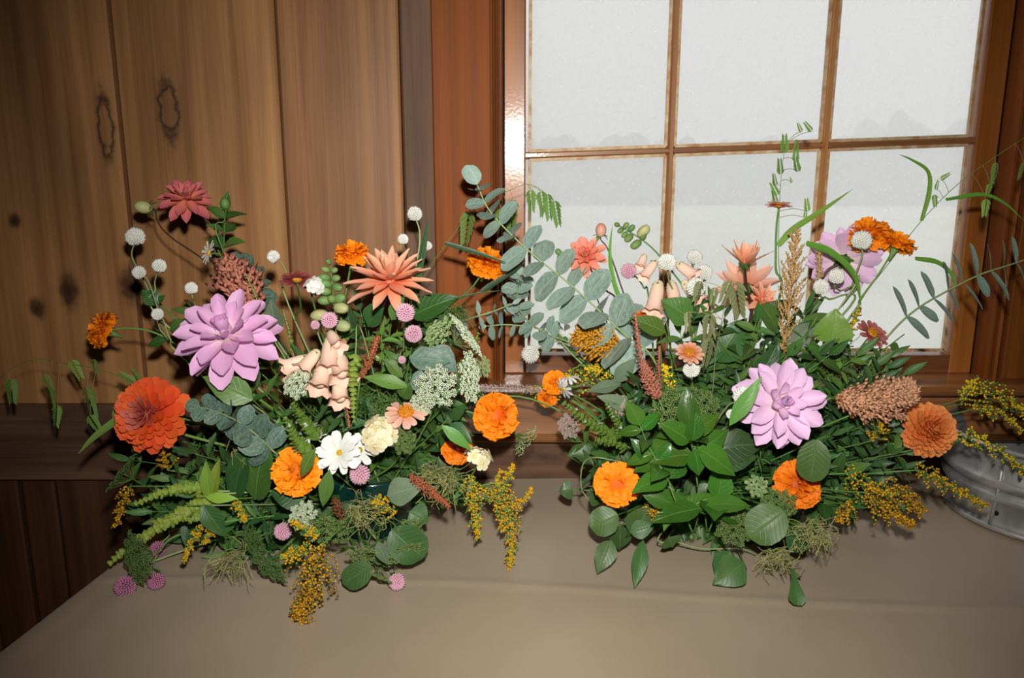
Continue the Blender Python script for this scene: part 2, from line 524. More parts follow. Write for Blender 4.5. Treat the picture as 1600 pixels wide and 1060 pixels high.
# panes: wet glass that scatters a little of the sky's light
m, nt, bs, out = newmat('wet_glass')
geo = N(nt, 'NewGeometry'); spz = N(nt, 'SeparateXYZ'); L(nt, geo.outputs['Position'], spz.inputs[0])
vo = N(nt, 'TexVoronoi'); vo.inputs['Scale'].default_value = 95; L(nt, geo.outputs['Position'], vo.inputs['Vector'])
n1 = N(nt, 'TexNoise'); n1.inputs['Scale'].default_value = 38; n1.inputs['Detail'].default_value = 3; L(nt, geo.outputs['Position'], n1.inputs['Vector'])
dr = ramp(nt, [(0.0, (1, 1, 1, 1)), (0.24, (0.9, 0.9, 0.9, 1)), (0.34, (0, 0, 0, 1))]); L(nt, vo.outputs['Distance'], dr.inputs[0])
nr = ramp(nt, [(0.50, (0, 0, 0, 1)), (0.62, (1, 1, 1, 1))]); L(nt, n1.outputs[0], nr.inputs[0])
drop = math_(nt, 'MULTIPLY', dr.outputs[0], nr.outputs[0])
n2 = N(nt, 'TexNoise'); n2.inputs['Scale'].default_value = 420; n2.inputs['Detail'].default_value = 2; L(nt, geo.outputs['Position'], n2.inputs['Vector'])
fog = math_(nt, 'MULTIPLY_ADD', n2.outputs[0], 0.10, 0.30)
fac = math_(nt, 'MINIMUM', math_(nt, 'MULTIPLY_ADD', drop, 0.22, fog), 0.8)
tp = N(nt, 'BsdfTransparent'); tp.inputs['Color'].default_value = (1, 1, 1, 1)
tl = N(nt, 'BsdfTranslucent'); tl.inputs['Color'].default_value = (0.95, 0.955, 0.965, 1)
ms = N(nt, 'MixShader'); L(nt, fac, ms.inputs[0]); L(nt, tp.outputs[0], ms.inputs[1]); L(nt, tl.outputs[0], ms.inputs[2])
gl = N(nt, 'BsdfGlossy'); gl.inputs['Roughness'].default_value = 0.03
fr = N(nt, 'Fresnel'); fr.inputs['IOR'].default_value = 1.05
mg = N(nt, 'MixShader'); L(nt, fr.outputs[0], mg.inputs[0]); L(nt, ms.outputs[0], mg.inputs[1]); L(nt, gl.outputs[0], mg.inputs[2])
L(nt, mg.outputs[0], out.inputs['Surface'])
for a, b in zip(cols, cols[1:]):
    for lo, hi in ((lambda x: zb1, zm), (zm, lambda x: ZT)):
        e = 0.004
        q = [V((a + e, YG, lo(a) + e)), V((b - e, YG, lo(b) + e)), V((b - e, YG, hi(b) - e)), V((a + e, YG, hi(a) - e))]
        mb = MB(); mb.face(*[mb.vert(p) for p in q])
        pane = part(win, 'pane', mb.mesh('pane', 'wet_glass', smooth=False))
        pane['_w'] = (0.0, 0.0, 0.0)
        ex = W3 / 2 + 0.001
        q2 = [V((a + ex, YG - 0.006, lo(a) + ex)), V((b - ex, YG - 0.006, lo(b) + ex)), V((b - ex, YG - 0.006, hi(b) - ex)), V((a + ex, YG - 0.006, hi(a) - ex))]
        o = part(pane, 'glazing_bead', bead(q2).mesh('glazing_bead', 'glazing_bead', smooth=False))
# stop mouldings beside the sash, casings, head
def moulding(x0, x1, ys, z0, z1, mat, name):
    """vertical moulding: profile points (fraction across, y)"""
    mb = MB()
    prof = [V((x0 + (x1 - x0) * u, y, 0)) for u, y in ys]
    rows = [[V((p.x, p.y, z)) for p in prof] for z in (z0, z1)]
    mb.grid(rows, [[(0, 0)] * len(prof)] * 2)
    n = len(prof)
    return part(win, name, mb.mesh(name, mat, smooth=False))
CY = -0.020      # face of the casings
cL0, cL1 = P(677, 240, CY).x, P(768, 240, CY).x
st0, st1 = cL1, xL0
moulding(st0, st1, [(0, CY), (0.10, CY), (0.16, CY + 0.010), (0.30, CY + 0.012), (0.34, CY - 0.002), (0.48, CY - 0.006), (0.60, CY - 0.002), (0.64, CY + 0.012), (0.72, CY + 0.012), (0.76, CY + 0.004), (0.9, CY + 0.004), (1.0, CY + 0.010), (1.0, YS + 0.01)], STOOL, ZT + 0.1, 'varnished_casing', 'stop_moulding')
part(win, 'casing', bevel_box(cL0, cL1, CY, 0.03, STOOL, ZT + 0.18, 0.003).mesh('casing', 'varnished_casing', smooth=False))
rs0 = xR0; rs1 = rs0 + 0.030
moulding(rs0, rs1, [(0, YS + 0.01), (0.0, CY + 0.010), (0.1, CY + 0.004), (0.24, CY + 0.004), (0.28, CY + 0.012), (0.36, CY + 0.012), (0.40, CY - 0.002), (0.52, CY - 0.006), (0.66, CY - 0.002), (0.70, CY + 0.012), (0.84, CY + 0.010), (0.9, CY), (1.0, CY)], STOOL, ZT + 0.1, 'varnished_casing', 'stop_moulding')
part(win, 'casing', bevel_box(rs1, rs1 + 0.125, CY, 0.03, STOOL, ZT + 0.18, 0.003).mesh('casing', 'varnished_casing', smooth=False))
part(win, 'head_casing', bevel_box(cL0, rs1 + 0.125, CY - 0.004, 0.03, ZT + 0.06, ZT + 0.19, 0.003).mesh('head_casing', 'varnished_sill', smooth=False))
# stool with a rounded nose; apron and its bead beneath
mb = MB()
nose = []
yb, yf, t = 0.075, -0.062, 0.022
for k in range(7):
    a = math.pi * k / 6
    nose.append((yf - 0.011 * math.sin(a), STOOL - t / 2 + t / 2 * math.cos(a)))
prof = [(yb, STOOL)] + nose + [(yb, STOOL - t)]
sx0, sx1 = cL0 - 0.02, rs1 + 0.15
mb.grid([[V((x, y, z)) for y, z in prof] for x in (sx0, sx1)], [[(0, 0)] * len(prof)] * 2, True)
mb.face(*range(len(prof)))
stool = part(win, 'sill', mb.mesh('sill', 'varnished_sill', smooth=False))
az0 = P(800, 680, -0.035).z
part(win, 'apron', bevel_box(cL0, rs1 + 0.125, -0.036, WY, az0, STOOL - t, 0.002).mesh('apron', 'varnished_sill', smooth=False))
mb = MB(); mb.tube([(cL0 - 0.004, -0.038, az0 - 0.006), (rs1 + 0.13, -0.038, az0 - 0.006)], 0.0085, 10)
part(win, 'apron_bead', mb.mesh('apron_bead', 'varnished_sill'))

# wall right of the window, above and behind the apron, so no light leaks round the opening
m2 = MB()
m2.box(rs1 + 0.11, 2.1, 0.0, 0.05, 0.0, 2.4)
part(wall, 'plank', m2.mesh('plank', 'dark_plank', smooth=False))
m2 = MB(); m2.box(casL - 0.02, rs1 + 0.2, 0.0, 0.05, ZT + 0.06, 2.4)
part(wall, 'header', m2.mesh('header', 'dark_plank', smooth=False))
m2 = MB(); m2.box(casL - 0.02, rs1 + 0.2, 0.03, 0.07, 0.0, STOOL - 0.005)
part(wall, 'backing', m2.mesh('backing', 'dark_gap', smooth=False))
m2 = MB(); m2.box(casL - 0.02, xL0 + 0.004, 0.03, 0.08, 0.0, 2.4); m2.box(xR0 - 0.004, rs1 + 0.2, 0.03, 0.08, 0.0, 2.4)
part(wall, 'stud', m2.mesh('stud', 'dark_gap', smooth=False))

# rest of the room
def shell(name, boxes, mat):
    mb = MB()
    for b in boxes: mb.box(*b)
    return struct(name, mb.mesh(name, mat, smooth=False))
shell('floor', [(-1.75, 2.1, -3.4, 0.05, -0.04, 0.0)], 'floor_boards')
shell('ceiling', [(-1.80, 2.15, -3.45, 0.1, 2.4, 2.45)], 'room_boards')
shell('wall_left', [(-1.80, -1.75, -3.4, 0.08, 0.0, 2.4)], 'room_boards')
shell('wall_right', [(2.1, 2.15, -3.4, 0.08, 0.0, 2.4)], 'room_boards')
shell('wall_front', [(-1.75, 2.1, -3.45, -3.4, 0.0, 2.4)], 'room_boards')

# --- outside: wet meadow, a line of trees in the mist
m, nt, bs, out = newmat('meadow_grass')
geo = N(nt, 'NewGeometry'); no = N(nt, 'TexNoise'); no.inputs['Scale'].default_value = 0.12; no.inputs['Detail'].default_value = 6
L(nt, geo.outputs['Position'], no.inputs['Vector'])
r = ramp(nt, [(0.35, (0.56, 0.60, 0.50, 1)), (0.65, (0.68, 0.69, 0.64, 1))]); L(nt, no.outputs[0], r.inputs[0])
L(nt, r.outputs[0], bs.inputs['Base Color']); bs.inputs['Roughness'].default_value = 1.0; bs.inputs['Specular IOR Level'].default_value = 0.0
GZ = -0.45
mb = MB()
mb.grid([[V((x, y, GZ)) for x in (-160, 0, 160)] for y in (0.4, 20, 60, 120, 260)], [[(0, 0)] * 3] * 5)
struct('ground', mb.mesh('ground', 'meadow_grass'))
plain_mat('misty_leaves', (92, 104, 92), (60, 74, 62), rough=1.0, scale=0.6, spec=0.0)
mb = MB()
tr = random.Random(3)
for k in range(260):
    x = -75 + 0.6 * k + tr.uniform(-1, 1); y = 58 + tr.uniform(-4, 7)
    hgt = tr.uniform(3.2, 5.4) + (1.6 if x > 26 else 0)
    mb.sphere((x, y, GZ + hgt * 0.5), 1.0, 8, 6, (tr.uniform(0.9, 2.2), 1.5, hgt * 0.52))
tl_ = bpy.data.objects.new('treeline', mb.mesh('treeline', 'misty_leaves'))
tl_['label'] = 'pale line of trees in mist beyond the meadow outside the window'; tl_['category'] = 'trees'; tl_['kind'] = 'stuff'
COL.objects.link(tl_)
m, nt, bs, out = newmat('mist')
nt.nodes.remove(bs)
vs = N(nt, 'VolumeScatter'); vs.inputs['Density'].default_value = 0.030; vs.inputs['Color'].default_value = (0.99, 0.998, 1.0, 1)
L(nt, vs.outputs[0], out.inputs['Volume'])
mb = MB(); mb.box(-150, 150, 6.0, 75.0, GZ + 0.02, 14.0)
mist = struct('mist', mb.mesh('mist', 'mist', smooth=False))
mist['kind'] = 'stuff'; mist['label'] = 'thin pale mist lying over the meadow outside'; mist['category'] = 'mist'

# --- table under a tan cloth
m, nt, bs, out = newmat('tan_cloth')
geo = N(nt, 'NewGeometry')
n1 = N(nt, 'TexNoise'); n1.inputs['Scale'].default_value = 4.0; n1.inputs['Detail'].default_value = 4; L(nt, geo.outputs['Position'], n1.inputs['Vector'])
r = ramp(nt, [(0.35, lin((160, 144, 121))), (0.65, lin((170, 154, 131)))]); L(nt, n1.outputs[0], r.inputs[0])
L(nt, r.outputs[0], bs.inputs['Base Color']); bs.inputs['Roughness'].default_value = 0.40; bs.inputs['Specular IOR Level'].default_value = 0.7
bs.inputs['Sheen Weight'].default_value = 0.1
n2 = N(nt, 'TexNoise'); n2.inputs['Scale'].default_value = 900; n2.inputs['Detail'].default_value = 2; L(nt, geo.outputs['Position'], n2.inputs['Vector'])
bu = N(nt, 'Bump'); bu.inputs['Strength'].default_value = 0.2; bu.inputs['Distance'].default_value = 0.001; L(nt, n2.outputs[0], bu.inputs['Height']); L(nt, bu.outputs[0], bs.inputs['Normal'])
eL0, eL1 = T(175, 888), T(0, 1024)
dLx = (eL1.x - eL0.x) / (eL1.y - eL0.y)
def edge_x(y): return eL0.x + dLx * (y - eL0.y)
YB, YF, XR = -0.016, -0.86, 1.75
creaseA = [(T(a, b).x, T(a, b).y) for a, b in ((225, 905), (700, 908), (1100, 935), (1500, 952))]
def crease_y(x):
    for (xa, ya), (xb, yb_) in zip(creaseA, creaseA[1:]):
        if xa <= x <= xb: return ya + (yb_ - ya) * (x - xa) / (xb - xa)
    return creaseA[0][1] if x < creaseA[0][0] else creaseA[-1][1]
diag = (T(245, 890), T(70, 1060))
def cloth_z(x, y):
    z = 0.75 + 0.0010 * math.sin(x * 9 + 1.3 * math.sin(y * 7)) + 0.0008 * math.sin(y * 13 + x * 4)
    z += 0.0026 * math.exp(-((y - crease_y(x)) / 0.006) ** 2)
    d = (diag[1] - diag[0]); d.z = 0; d.normalize()
    q = V((x, y, 0)) - V((diag[0].x, diag[0].y, 0)); s = q.dot(d); n_ = q.x * d.y - q.y * d.x
    if s > -0.05: z += 0.004 * math.exp(-(n_ / 0.014) ** 2)
    return z
mb = MB()
ny, nx = 96, 90
rows = []
drop = [(0.008, 0.003), (0.014, 0.012), (0.018, 0.03), (0.024, 0.12), (0.03, 0.26), (0.045, 0.42)]
for j in range(ny + 1):
    y = YB + (YF - YB) * j / ny
    x0 = edge_x(y)
    row = []
    for o, dz in reversed(drop):
        row.append(V((x0 - o - 0.02 * dz * math.sin(y * 22), y, 0.75 - dz)))
    for i in range(nx + 1):
        x = x0 + (XR - x0) * (i / nx)
        row.append(V((x, y, cloth_z(x, y))))
    rows.append(row)
for k, (o, dz) in enumerate(drop):
    rows.append([V((p.x, YF - o - 0.05 * dz * math.sin(p.x * 15), min(p.z, 0.75) - dz if p.z > 0.7 else p.z - 0.002)) for p in rows[ny]])
mb.grid(rows, [[(0, 0)] * len(rows[0])] * len(rows))
me = mb.mesh('tablecloth', 'tan_cloth')
cl = bpy.data.objects.new('tablecloth', me); COL.objects.link(cl)
tagged(cl, 'plain tan tablecloth with a long crease spread over the table', 'tablecloth')
tb = thing('table', 'table hidden beneath the tan cloth, pushed against the plank wall', 'table', (0.4, -0.43, 0.0))
mb = MB()
pts = [(edge_x(YB) + 0.01, YB - 0.01), (XR - 0.01, YB - 0.01), (XR - 0.01, YF + 0.01), (edge_x(YF) + 0.01, YF + 0.01)]
lo = [mb.vert((x, y, 0.715)) for x, y in pts]; hi = [mb.vert((x, y, 0.744)) for x, y in pts]
mb.face(*hi[::-1]); mb.face(*lo)
for i in range(4): mb.face(lo[i], hi[i], hi[(i + 1) % 4], lo[(i + 1) % 4])
part(tb, 'table_top', mb.mesh('table_top', 'floor_boards', smooth=False))
for x, y in ((-0.35, -0.1), (1.6, -0.1), (-0.45, -0.75), (1.6, -0.75)):
    mb = MB(); mb.tube([(x, y, 0.0), (x, y, 0.715)], 0.02, 8)
    part(tb, 'leg', mb.mesh('leg', 'floor_boards'))
# ================================================================== plants: shapes
PROF = {
    'dahlia': [(0, .28), (.2, .62), (.45, .95), (.64, 1), (.8, .90), (.92, .60), (1, .12)],
    'pointed': [(0, .3), (.25, .8), (.45, 1), (.7, .75), (.88, .36), (1, .04)],
    'spoon': [(0, .22), (.3, .36), (.55, .62), (.75, .95), (.88, 1), (.96, .85), (1, .5)],
    'round': [(0, .18), (.25, .62), (.5, .95), (.7, 1), (.88, .8), (.96, .5), (1, .2)],
    'fan': [(0, .2), (.3, .5), (.6, .82), (.85, 1), (1, .94)],
    'daisy': [(0, .25), (.25, .62), (.55, .95), (.8, 1), (.93, .85), (1, .55)],
    'ovate': [(0, .06), (.08, .5), (.25, .95), (.38, 1), (.6, .8), (.82, .4), (.95, .12), (1, .02)],
    'lance': [(0, .06), (.12, .5), (.35, 1), (.55, .92), (.8, .5), (.95, .14), (1, .02)],
    'disc': [(0, .2), (.1, .62), (.3, .95), (.5, 1), (.7, .95), (.88, .7), (.96, .42), (1, .12)],
    'heart': [(0, .5), (.06, .85), (.2, 1), (.4, .95), (.65, .7), (.85, .36), (1, .03)],
    'blade': [(0, .7), (.2, 1), (.6, .8), (.85, .4), (1, .02)],
    'scale': [(0, .5), (.3, 1), (.6, .8), (1, .04)],
}
def prof(kind, t):
    p = PROF[kind]
    for (a, x), (b, y) in zip(p, p[1:]):
        if t <= b: return x + (y - x) * (t - a) / (b - a)
    return p[-1][1]

def lamina(mb, L, W, kind='dahlia', nu=4, nv=7, cup=0.0, fold=0.0, curl=0.0, curl0=0.0, ruffle=0.0, rn=3.0, twist=0.0, ph=0.0, M=None, bend=0.0, tooth=0.0):
    """a petal or leaf growing along +Y, its upper side +Z.  cup: edges rise as a bowl; fold: as a V; curl: bends up along its length (negative: droops)"""
    rows, uvs = [], []
    y = z = x0 = 0.0
    for j in range(nv + 1):
        t = j / nv
        if j:
            a = curl0 + curl * (t - 0.5 / nv); b = bend * (t - 0.5 / nv)
            y += L / nv * math.cos(a) * math.cos(b); z += L / nv * math.sin(a); x0 += L / nv * math.sin(b)
        w = W / 2 * prof(kind, t)
        if tooth and 0 < j < nv: w *= 1 + tooth * (1 if j % 2 else -1)
        row = []
        ta = twist * t
        for i in range(nu + 1):
            s = -1 + 2 * i / nu
            px = s * w
            pz = cup * w * s * s + fold * w * abs(s) + ruffle * W * (0.25 + t * t) * abs(s) ** 0.7 * math.sin(rn * math.pi * t + ph + s * 2.1)
            px, pz = px * math.cos(ta) - pz * math.sin(ta), px * math.sin(ta) + pz * math.cos(ta)
            q = V((x0 + px, y, z + pz))
            row.append(M @ q if M else q)
        rows.append(row); uvs.append([(i / nu, t) for i in range(nu + 1)])
    mb.grid(rows, uvs)

MESHES = {}
def cached(key, make):
    if key not in MESHES: MESHES[key] = make()
    return MESHES[key]
def petal_mesh(name, mat, kind, wl, var=0, nu=4, nv=7, **kw):
    """unit length petal or leaf, shared by its copies"""
    def make():
        mb = MB(); lamina(mb, 1.0, wl, kind, nu, nv, **kw)
        return mb.mesh(name, mat)
    return cached((name, mat, kind, round(wl, 3), var, nu, nv, tuple(sorted(kw.items()))), make)

GA = math.pi * (3 - math.sqrt(5))

# ------------------------------------------------------------------ pigments
petal_mat('orchid_pink_petal', (246, 226, 222), (232, 184, 222), (230, 180, 222), rough=0.5)
petal_mat('lavender_petal', (244, 224, 220), (234, 198, 228), (230, 194, 230), rough=0.5, thin=0.28)
petal_mat('peach_petal', (224, 118, 76), (242, 168, 130), (246, 194, 164))
petal_mat('coral_petal', (224, 110, 80), (240, 146, 120), (242, 166, 146), thin=0.3)
petal_mat('apricot_petal', (232, 140, 104), (242, 186, 160), (244, 206, 188), thin=0.4)
petal_mat('rose_bronze_petal', (226, 140, 96), (214, 122, 108), (194, 96, 112))
petal_mat('orange_ball_petal', (214, 110, 42), (234, 140, 66), (236, 156, 92), jv=0.22)
petal_mat('scarlet_orange_petal', (190, 70, 44), (228, 88, 38), (232, 100, 48), jv=0.22)
petal_mat('dusky_inner_petal', (150, 60, 50), (186, 86, 74), (214, 130, 110), jv=0.25)
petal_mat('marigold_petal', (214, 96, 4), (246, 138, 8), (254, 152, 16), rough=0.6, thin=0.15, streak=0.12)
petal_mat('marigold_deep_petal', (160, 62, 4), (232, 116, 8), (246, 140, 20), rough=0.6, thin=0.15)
petal_mat('white_petal', (226, 228, 214), (236, 238, 234), (240, 242, 240), thin=0.25)
petal_mat('cream_petal', (226, 212, 140), (238, 228, 188), (242, 236, 208), thin=0.2)
petal_mat('blush_petal', (232, 150, 120), (240, 184, 160), (244, 202, 182))
petal_mat('dusty_rose_petal', (150, 70, 70), (186, 100, 98), (204, 130, 120))
petal_mat('tan_zinnia_petal', (190, 90, 60), (214, 130, 96), (230, 186, 160))
petal_mat('maroon_zinnia_petal', (120, 50, 50), (160, 66, 70), (196, 120, 110))
petal_mat('bell_petal', (240, 224, 184), (246, 216, 194), (248, 208, 188), thin=0.2, streak=0.1)
petal_mat('gomphrena_white', (222, 228, 200), (242, 244, 234), (250, 250, 246), jv=0.06)
petal_mat('gomphrena_pink', (204, 124, 164), (222, 156, 186), (244, 214, 224), jv=0.12)
petal_mat('gomphrena_magenta', (140, 56, 96), (178, 92, 132), (220, 164, 190), jv=0.12)
petal_mat('celosia_rose', (110, 92, 50), (178, 116, 92), (214, 138, 118), thin=0.1)
petal_mat('celosia_bronze', (120, 70, 40), (172, 98, 66), (206, 120, 84), thin=0.1)
petal_mat('celosia_straw', (150, 116, 60), (204, 168, 108), (226, 188, 128), thin=0.2)
petal_mat('celosia_gold', (160, 104, 20), (214, 152, 34), (232, 176, 60), thin=0.2)
petal_mat('celosia_peach', (168, 120, 76), (218, 160, 122), (236, 184, 158), thin=0.15)
petal_mat('celosia_silver', (150, 130, 112), (200, 180, 168), (226, 214, 206), thin=0.15)
petal_mat('celosia_brown', (84, 48, 30), (122, 70, 44), (150, 88, 60), thin=0.1)
plain_mat('zinnia_disc', (226, 156, 30), (150, 80, 20), scale=400)
plain_mat('daisy_eye', (222, 190, 50), (170, 130, 20), scale=500)
plain_mat('goldenrod_yellow', (222, 176, 22), (190, 136, 10), scale=200)
plain_mat('goldenrod_bright', (240, 206, 30), (214, 176, 20), scale=200)
plain_mat('goldenrod_rust', (196, 140, 26), (112, 78, 26), scale=200)
plain_mat('lace_white', (226, 234, 214), (176, 196, 150), scale=200)
plain_mat('lace_cream_green', (186, 206, 150), (130, 160, 100), scale=200)
plain_mat('lace_green', (128, 148, 84), (78, 106, 54), scale=200)
plain_mat('lace_fern', (96, 124, 64), (52, 82, 38), scale=200)
leaf_mat('stem_green', (92, 132, 58), (120, 156, 80), thin=0.0)
leaf_mat('stem_pale', (142, 166, 108), (160, 180, 120), thin=0.0)
leaf_mat('stem_dark', (74, 50, 40), (96, 66, 50), thin=0.0)
leaf_mat('stem_straw', (150, 148, 92), (170, 160, 110), thin=0.0)
leaf_mat('leaf_deep', (60, 96, 50), (92, 130, 74), rough=0.38)
leaf_mat('leaf_mid', (76, 116, 52), (112, 150, 82), rough=0.4)
leaf_mat('leaf_fresh', (98, 142, 58), (136, 172, 94), rough=0.42)
leaf_mat('leaf_basil', (64, 112, 36), (108, 148, 66), rough=0.28, spec=0.6)
leaf_mat('leaf_lime', (142, 170, 62), (172, 192, 100), rough=0.45)
leaf_mat('leaf_grey', (112, 136, 104), (146, 166, 134), rough=0.6)
leaf_mat('leaf_eucalyptus', (142, 170, 156), (182, 202, 184), rough=0.5, thin=0.18, bloom=(168, 190, 178), jv=0.35)
leaf_mat('leaf_eucalyptus_deep', (84, 112, 96), (130, 154, 132), rough=0.5, thin=0.15, bloom=(130, 156, 142), jv=0.35)
leaf_mat('leaf_clematis', (72, 108, 54), (104, 138, 80), rough=0.42, jv=0.25)
leaf_mat('grass_green', (116, 166, 62), (146, 186, 92), rough=0.4, thin=0.4)
leaf_mat('grass_dark', (60, 96, 56), (84, 120, 76), rough=0.4, thin=0.2)
leaf_mat('oat_green', (136, 178, 84), (170, 200, 120), rough=0.5, thin=0.45)
leaf_mat('oat_straw', (150, 160, 108), (186, 184, 140), rough=0.55, thin=0.4)
leaf_mat('bract_lime', (150, 178, 70), (178, 196, 104), rough=0.5, thin=0.3, jv=0.2)
leaf_mat('bract_green', (116, 158, 64), (150, 182, 98), rough=0.5, thin=0.3, jv=0.2)
leaf_mat('bud_green', (122, 156, 88), (150, 178, 112), rough=0.5, thin=0.15, jv=0.25)
leaf_mat('bud_pale', (196, 204, 142), (206, 212, 156), rough=0.5, thin=0.25, jv=0.15)
plain_mat('fern_thread', (104, 136, 72), (70, 104, 48), scale=100, rough=0.5)
plain_mat('thread_straw', (176, 172, 116), (120, 130, 70), scale=100, rough=0.5)

# ------------------------------------------------------------------ where things stand
VASE = {'L': V((-0.245, -0.235, 0.75)), 'R': V((0.315, -0.205, 0.75))}
def auto_y(px, py, side):
    if side == 'L':
        c, R = (470, 650), (350, 360)
    else:
        c, R = (1150, 650), (350, 340)
    u, v = (px - c[0]) / R[0], (py - c[1]) / R[1]
    y = VASE[side].y - 0.03 - 0.165 * math.sqrt(max(0.0, 1 - u * u - v * v))
    return y
def at(px, py, side, Y=None, lift=0.012, dy=0.0):
    """the place of something the photograph shows at (px, py), in this bouquet; never below the table"""
    if Y is None: Y = auto_y(px, py, side) + dy
    t = T(px, py, 0.75 + lift)
    if py > 480 and t.y > -1.4 and Y > t.y: Y = t.y
    return P(px, py, Y)
def root_point(side, k=None):
    r = k or rnd
    a = r.uniform(0, 6.283); q = 0.055 * math.sqrt(r.random())
    return VASE[side] + V((q * math.cos(a), q * math.sin(a), 0.06))
def stem_path(side, head, n, wps=None, Y=None, k=None, L=None):
    """stem from the vase up to a flower head, through waypoints given in the photograph if there are any"""
    r0 = root_point(side, k)
    neck = head - n * (L or 0.035)
    if wps:
        ys = head.y; m = len(wps)
        pts = [at(x, y, side, Y=ys + (r0.y - ys) * (i + 1) / (m + 2)) for i, (x, y) in enumerate(wps)][::-1]
    else:
        d = (neck - r0)
        pts = [r0 + V((d.x * 0.25, d.y * 0.25, max(0.10, d.z * 0.45)))]
    if (neck - pts[-1]).length < 1.6 * (head - neck).length or (neck - pts[-1]).dot(head - neck) < 0: return spline([r0] + pts + [head], 6)
    return spline([r0] + pts + [neck, head], 5)

def stem_part(root, pts, r, mat='stem_green', n=6, taper=0.7):
    k = len(pts)
    mb = MB(); mb.tube(pts, [r * (1 - (1 - taper) * i / (k - 1)) for i in range(k)], n)
    base = root.location
    me = mb.mesh('stem', mat)
    me.transform(Matrix.Translation(-base))
    o = bpy.data.objects.new('stem', me); o.parent = root; COL.objects.link(o)
    return o
def raw(root, name, mb, *mats, kind=None, label=None, smooth=True):
    """part whose mesh was built in world coordinates"""
    me = mb.mesh(name, *mats, smooth=smooth)
    me.transform(Matrix.Translation(-V(root.location)))
    o = bpy.data.objects.new(name, me); o.parent = root; COL.objects.link(o)
    if kind: o['kind'] = kind
    if label: o['label'] = label
    return o
def place_petal(root, me, H, phi, tilt, r0, z0, L, k, name='petal', wob=0.12):
    """petal me around head frame H: phi round the axis, tilt from it"""
    ph = phi + k.uniform(-wob, wob); ti = tilt + k.uniform(-wob, wob) * 0.6
    rad = V((math.cos(ph), math.sin(ph), 0))
    d = rad * math.sin(ti) + V((0, 0, 1)) * math.cos(ti)
    nn = V((0, 0, 1)) * math.sin(ti) - rad * math.cos(ti)
    M = H @ frame(rad * r0 + V((0, 0, z0)), d, nn, L * k.uniform(0.92, 1.06))
    o = bpy.data.objects.new(name, me); COL.objects.link(o)
    o.parent = root; o.matrix_local = Matrix.Translation(-V(root.location)) @ M
    return o
def sepals(root, H, r, k, n=7, back=0.012, mat='leaf_mid', L=None, cone=True, neck=None):
    """green calyx behind a head"""
    mb = MB()
    q = [(-back * 2.0, r * 0.16), (-back * 1.2, r * 0.26), (-back * 0.4, r * 0.42), (back * 0.1, r * 0.44)]
    if neck: q = [(-neck, r * 0.10), (-neck * 0.6, r * 0.20), (-neck * 0.25, r * 0.40), (0.0, r * 0.55)]
    mb.tube([H @ V((0, 0, z)) for z, _ in q], [a for _, a in q], 10)
    cx_ = raw(root, 'calyx', mb, mat)
    me = petal_mesh('sepal', mat, 'lance', 0.42, curl=-0.9, nu=2, nv=4, cup=0.2)
    for i in range(n):
        place_petal(root, me, H, 2 * math.pi * i / n, 1.75, r * 0.18, -back * 0.4, L or r * 0.55, k, 'sepal').parent = cx_

# ------------------------------------------------------------------ flower heads (H: frame with +Z the way the flower faces, R radius)
def head_dahlia(root, H, R, k, mat='orchid_pink_petal', rings=None, shape='dahlia', core=None):
    rings = rings or [(9, 1.0, 102, .48, -.3), (10, 1.0, 88, .46, -.05), (10, .9, 72, .43, .1), (8, .68, 50, .43, .3), (7, .44, 28, .48, .6), (6, .32, 9, .5, .5)]
    for q, (n, l, tilt, wl, curl) in enumerate(rings):
        for i in range(n):
            v = i % 3
            me = petal_mesh('petal', mat, shape, wl * (1, .9, 1.08)[v], v, cup=(.32, .48, .22)[v] + .12 * q, curl=curl * (1, 1.4, .6)[v], ruffle=.045, ph=v * 2.0)
            place_petal(root, me, H, 2 * math.pi * (i + .5 * (q % 2) + .13 * q) / n, math.radians(tilt), R * (.10 if q < 4 else .05), R * .05 * q, R * l, k)
    mb = MB(); mb.sphere(H @ V((0, 0, R * .12)), R * .14, 10, 8, (1, 1, 1.5), H.to_3x3())
    raw(root, 'flower_centre', mb, core or mat)
    for i in range(11):
        me = petal_mesh('petal', core or mat, 'dahlia', .5, i % 3, cup=.8, curl=.55 + .25 * (i % 3), curl0=-.2)
        place_petal(root, me, H, i * GA, math.radians(6 + 2.6 * i), R * (.05 + .010 * i), R * (.12 - .008 * i), R * (.26 + .012 * i), k)
    sepals(root, H, R * .5, k, 6, R * .12)
def head_fib(root, H, R, k, mat, n=110, t0=8, t1=112, l0=.35, l1=1.0, shape='spoon', wl=.42, r0=.10, inner=None, inner_n=0, dome=.35, cup=.5, curl=-.2, shrink=1.0):
    """many layered head: ball dahlia, double zinnia"""
    for i in range(n):
        f = math.sqrt((i + .5) / n)
        ti = math.radians(t0 + (t1 - t0) * f)
        m = inner if i < inner_n else mat
        v = i % 3
        me = petal_mesh('petal', m, shape, wl * (1, .9, 1.1)[v], v, nu=2, nv=8, cup=cup * (1, 1.2, .8)[v], curl=curl)
        place_petal(root, me, H, i * GA, ti, R * r0 * math.sin(ti), R * dome * math.cos(ti) * .6, R * (l0 + (l1 - l0) * f ** shrink), k, wob=.09)
    mb = MB(); mb.sphere(H @ V((0, 0, R * .05)), R * .22, 8, 6); raw(root, 'flower_centre', mb, inner or mat)
    sepals(root, H, R * .5, k, 6, R * .12)
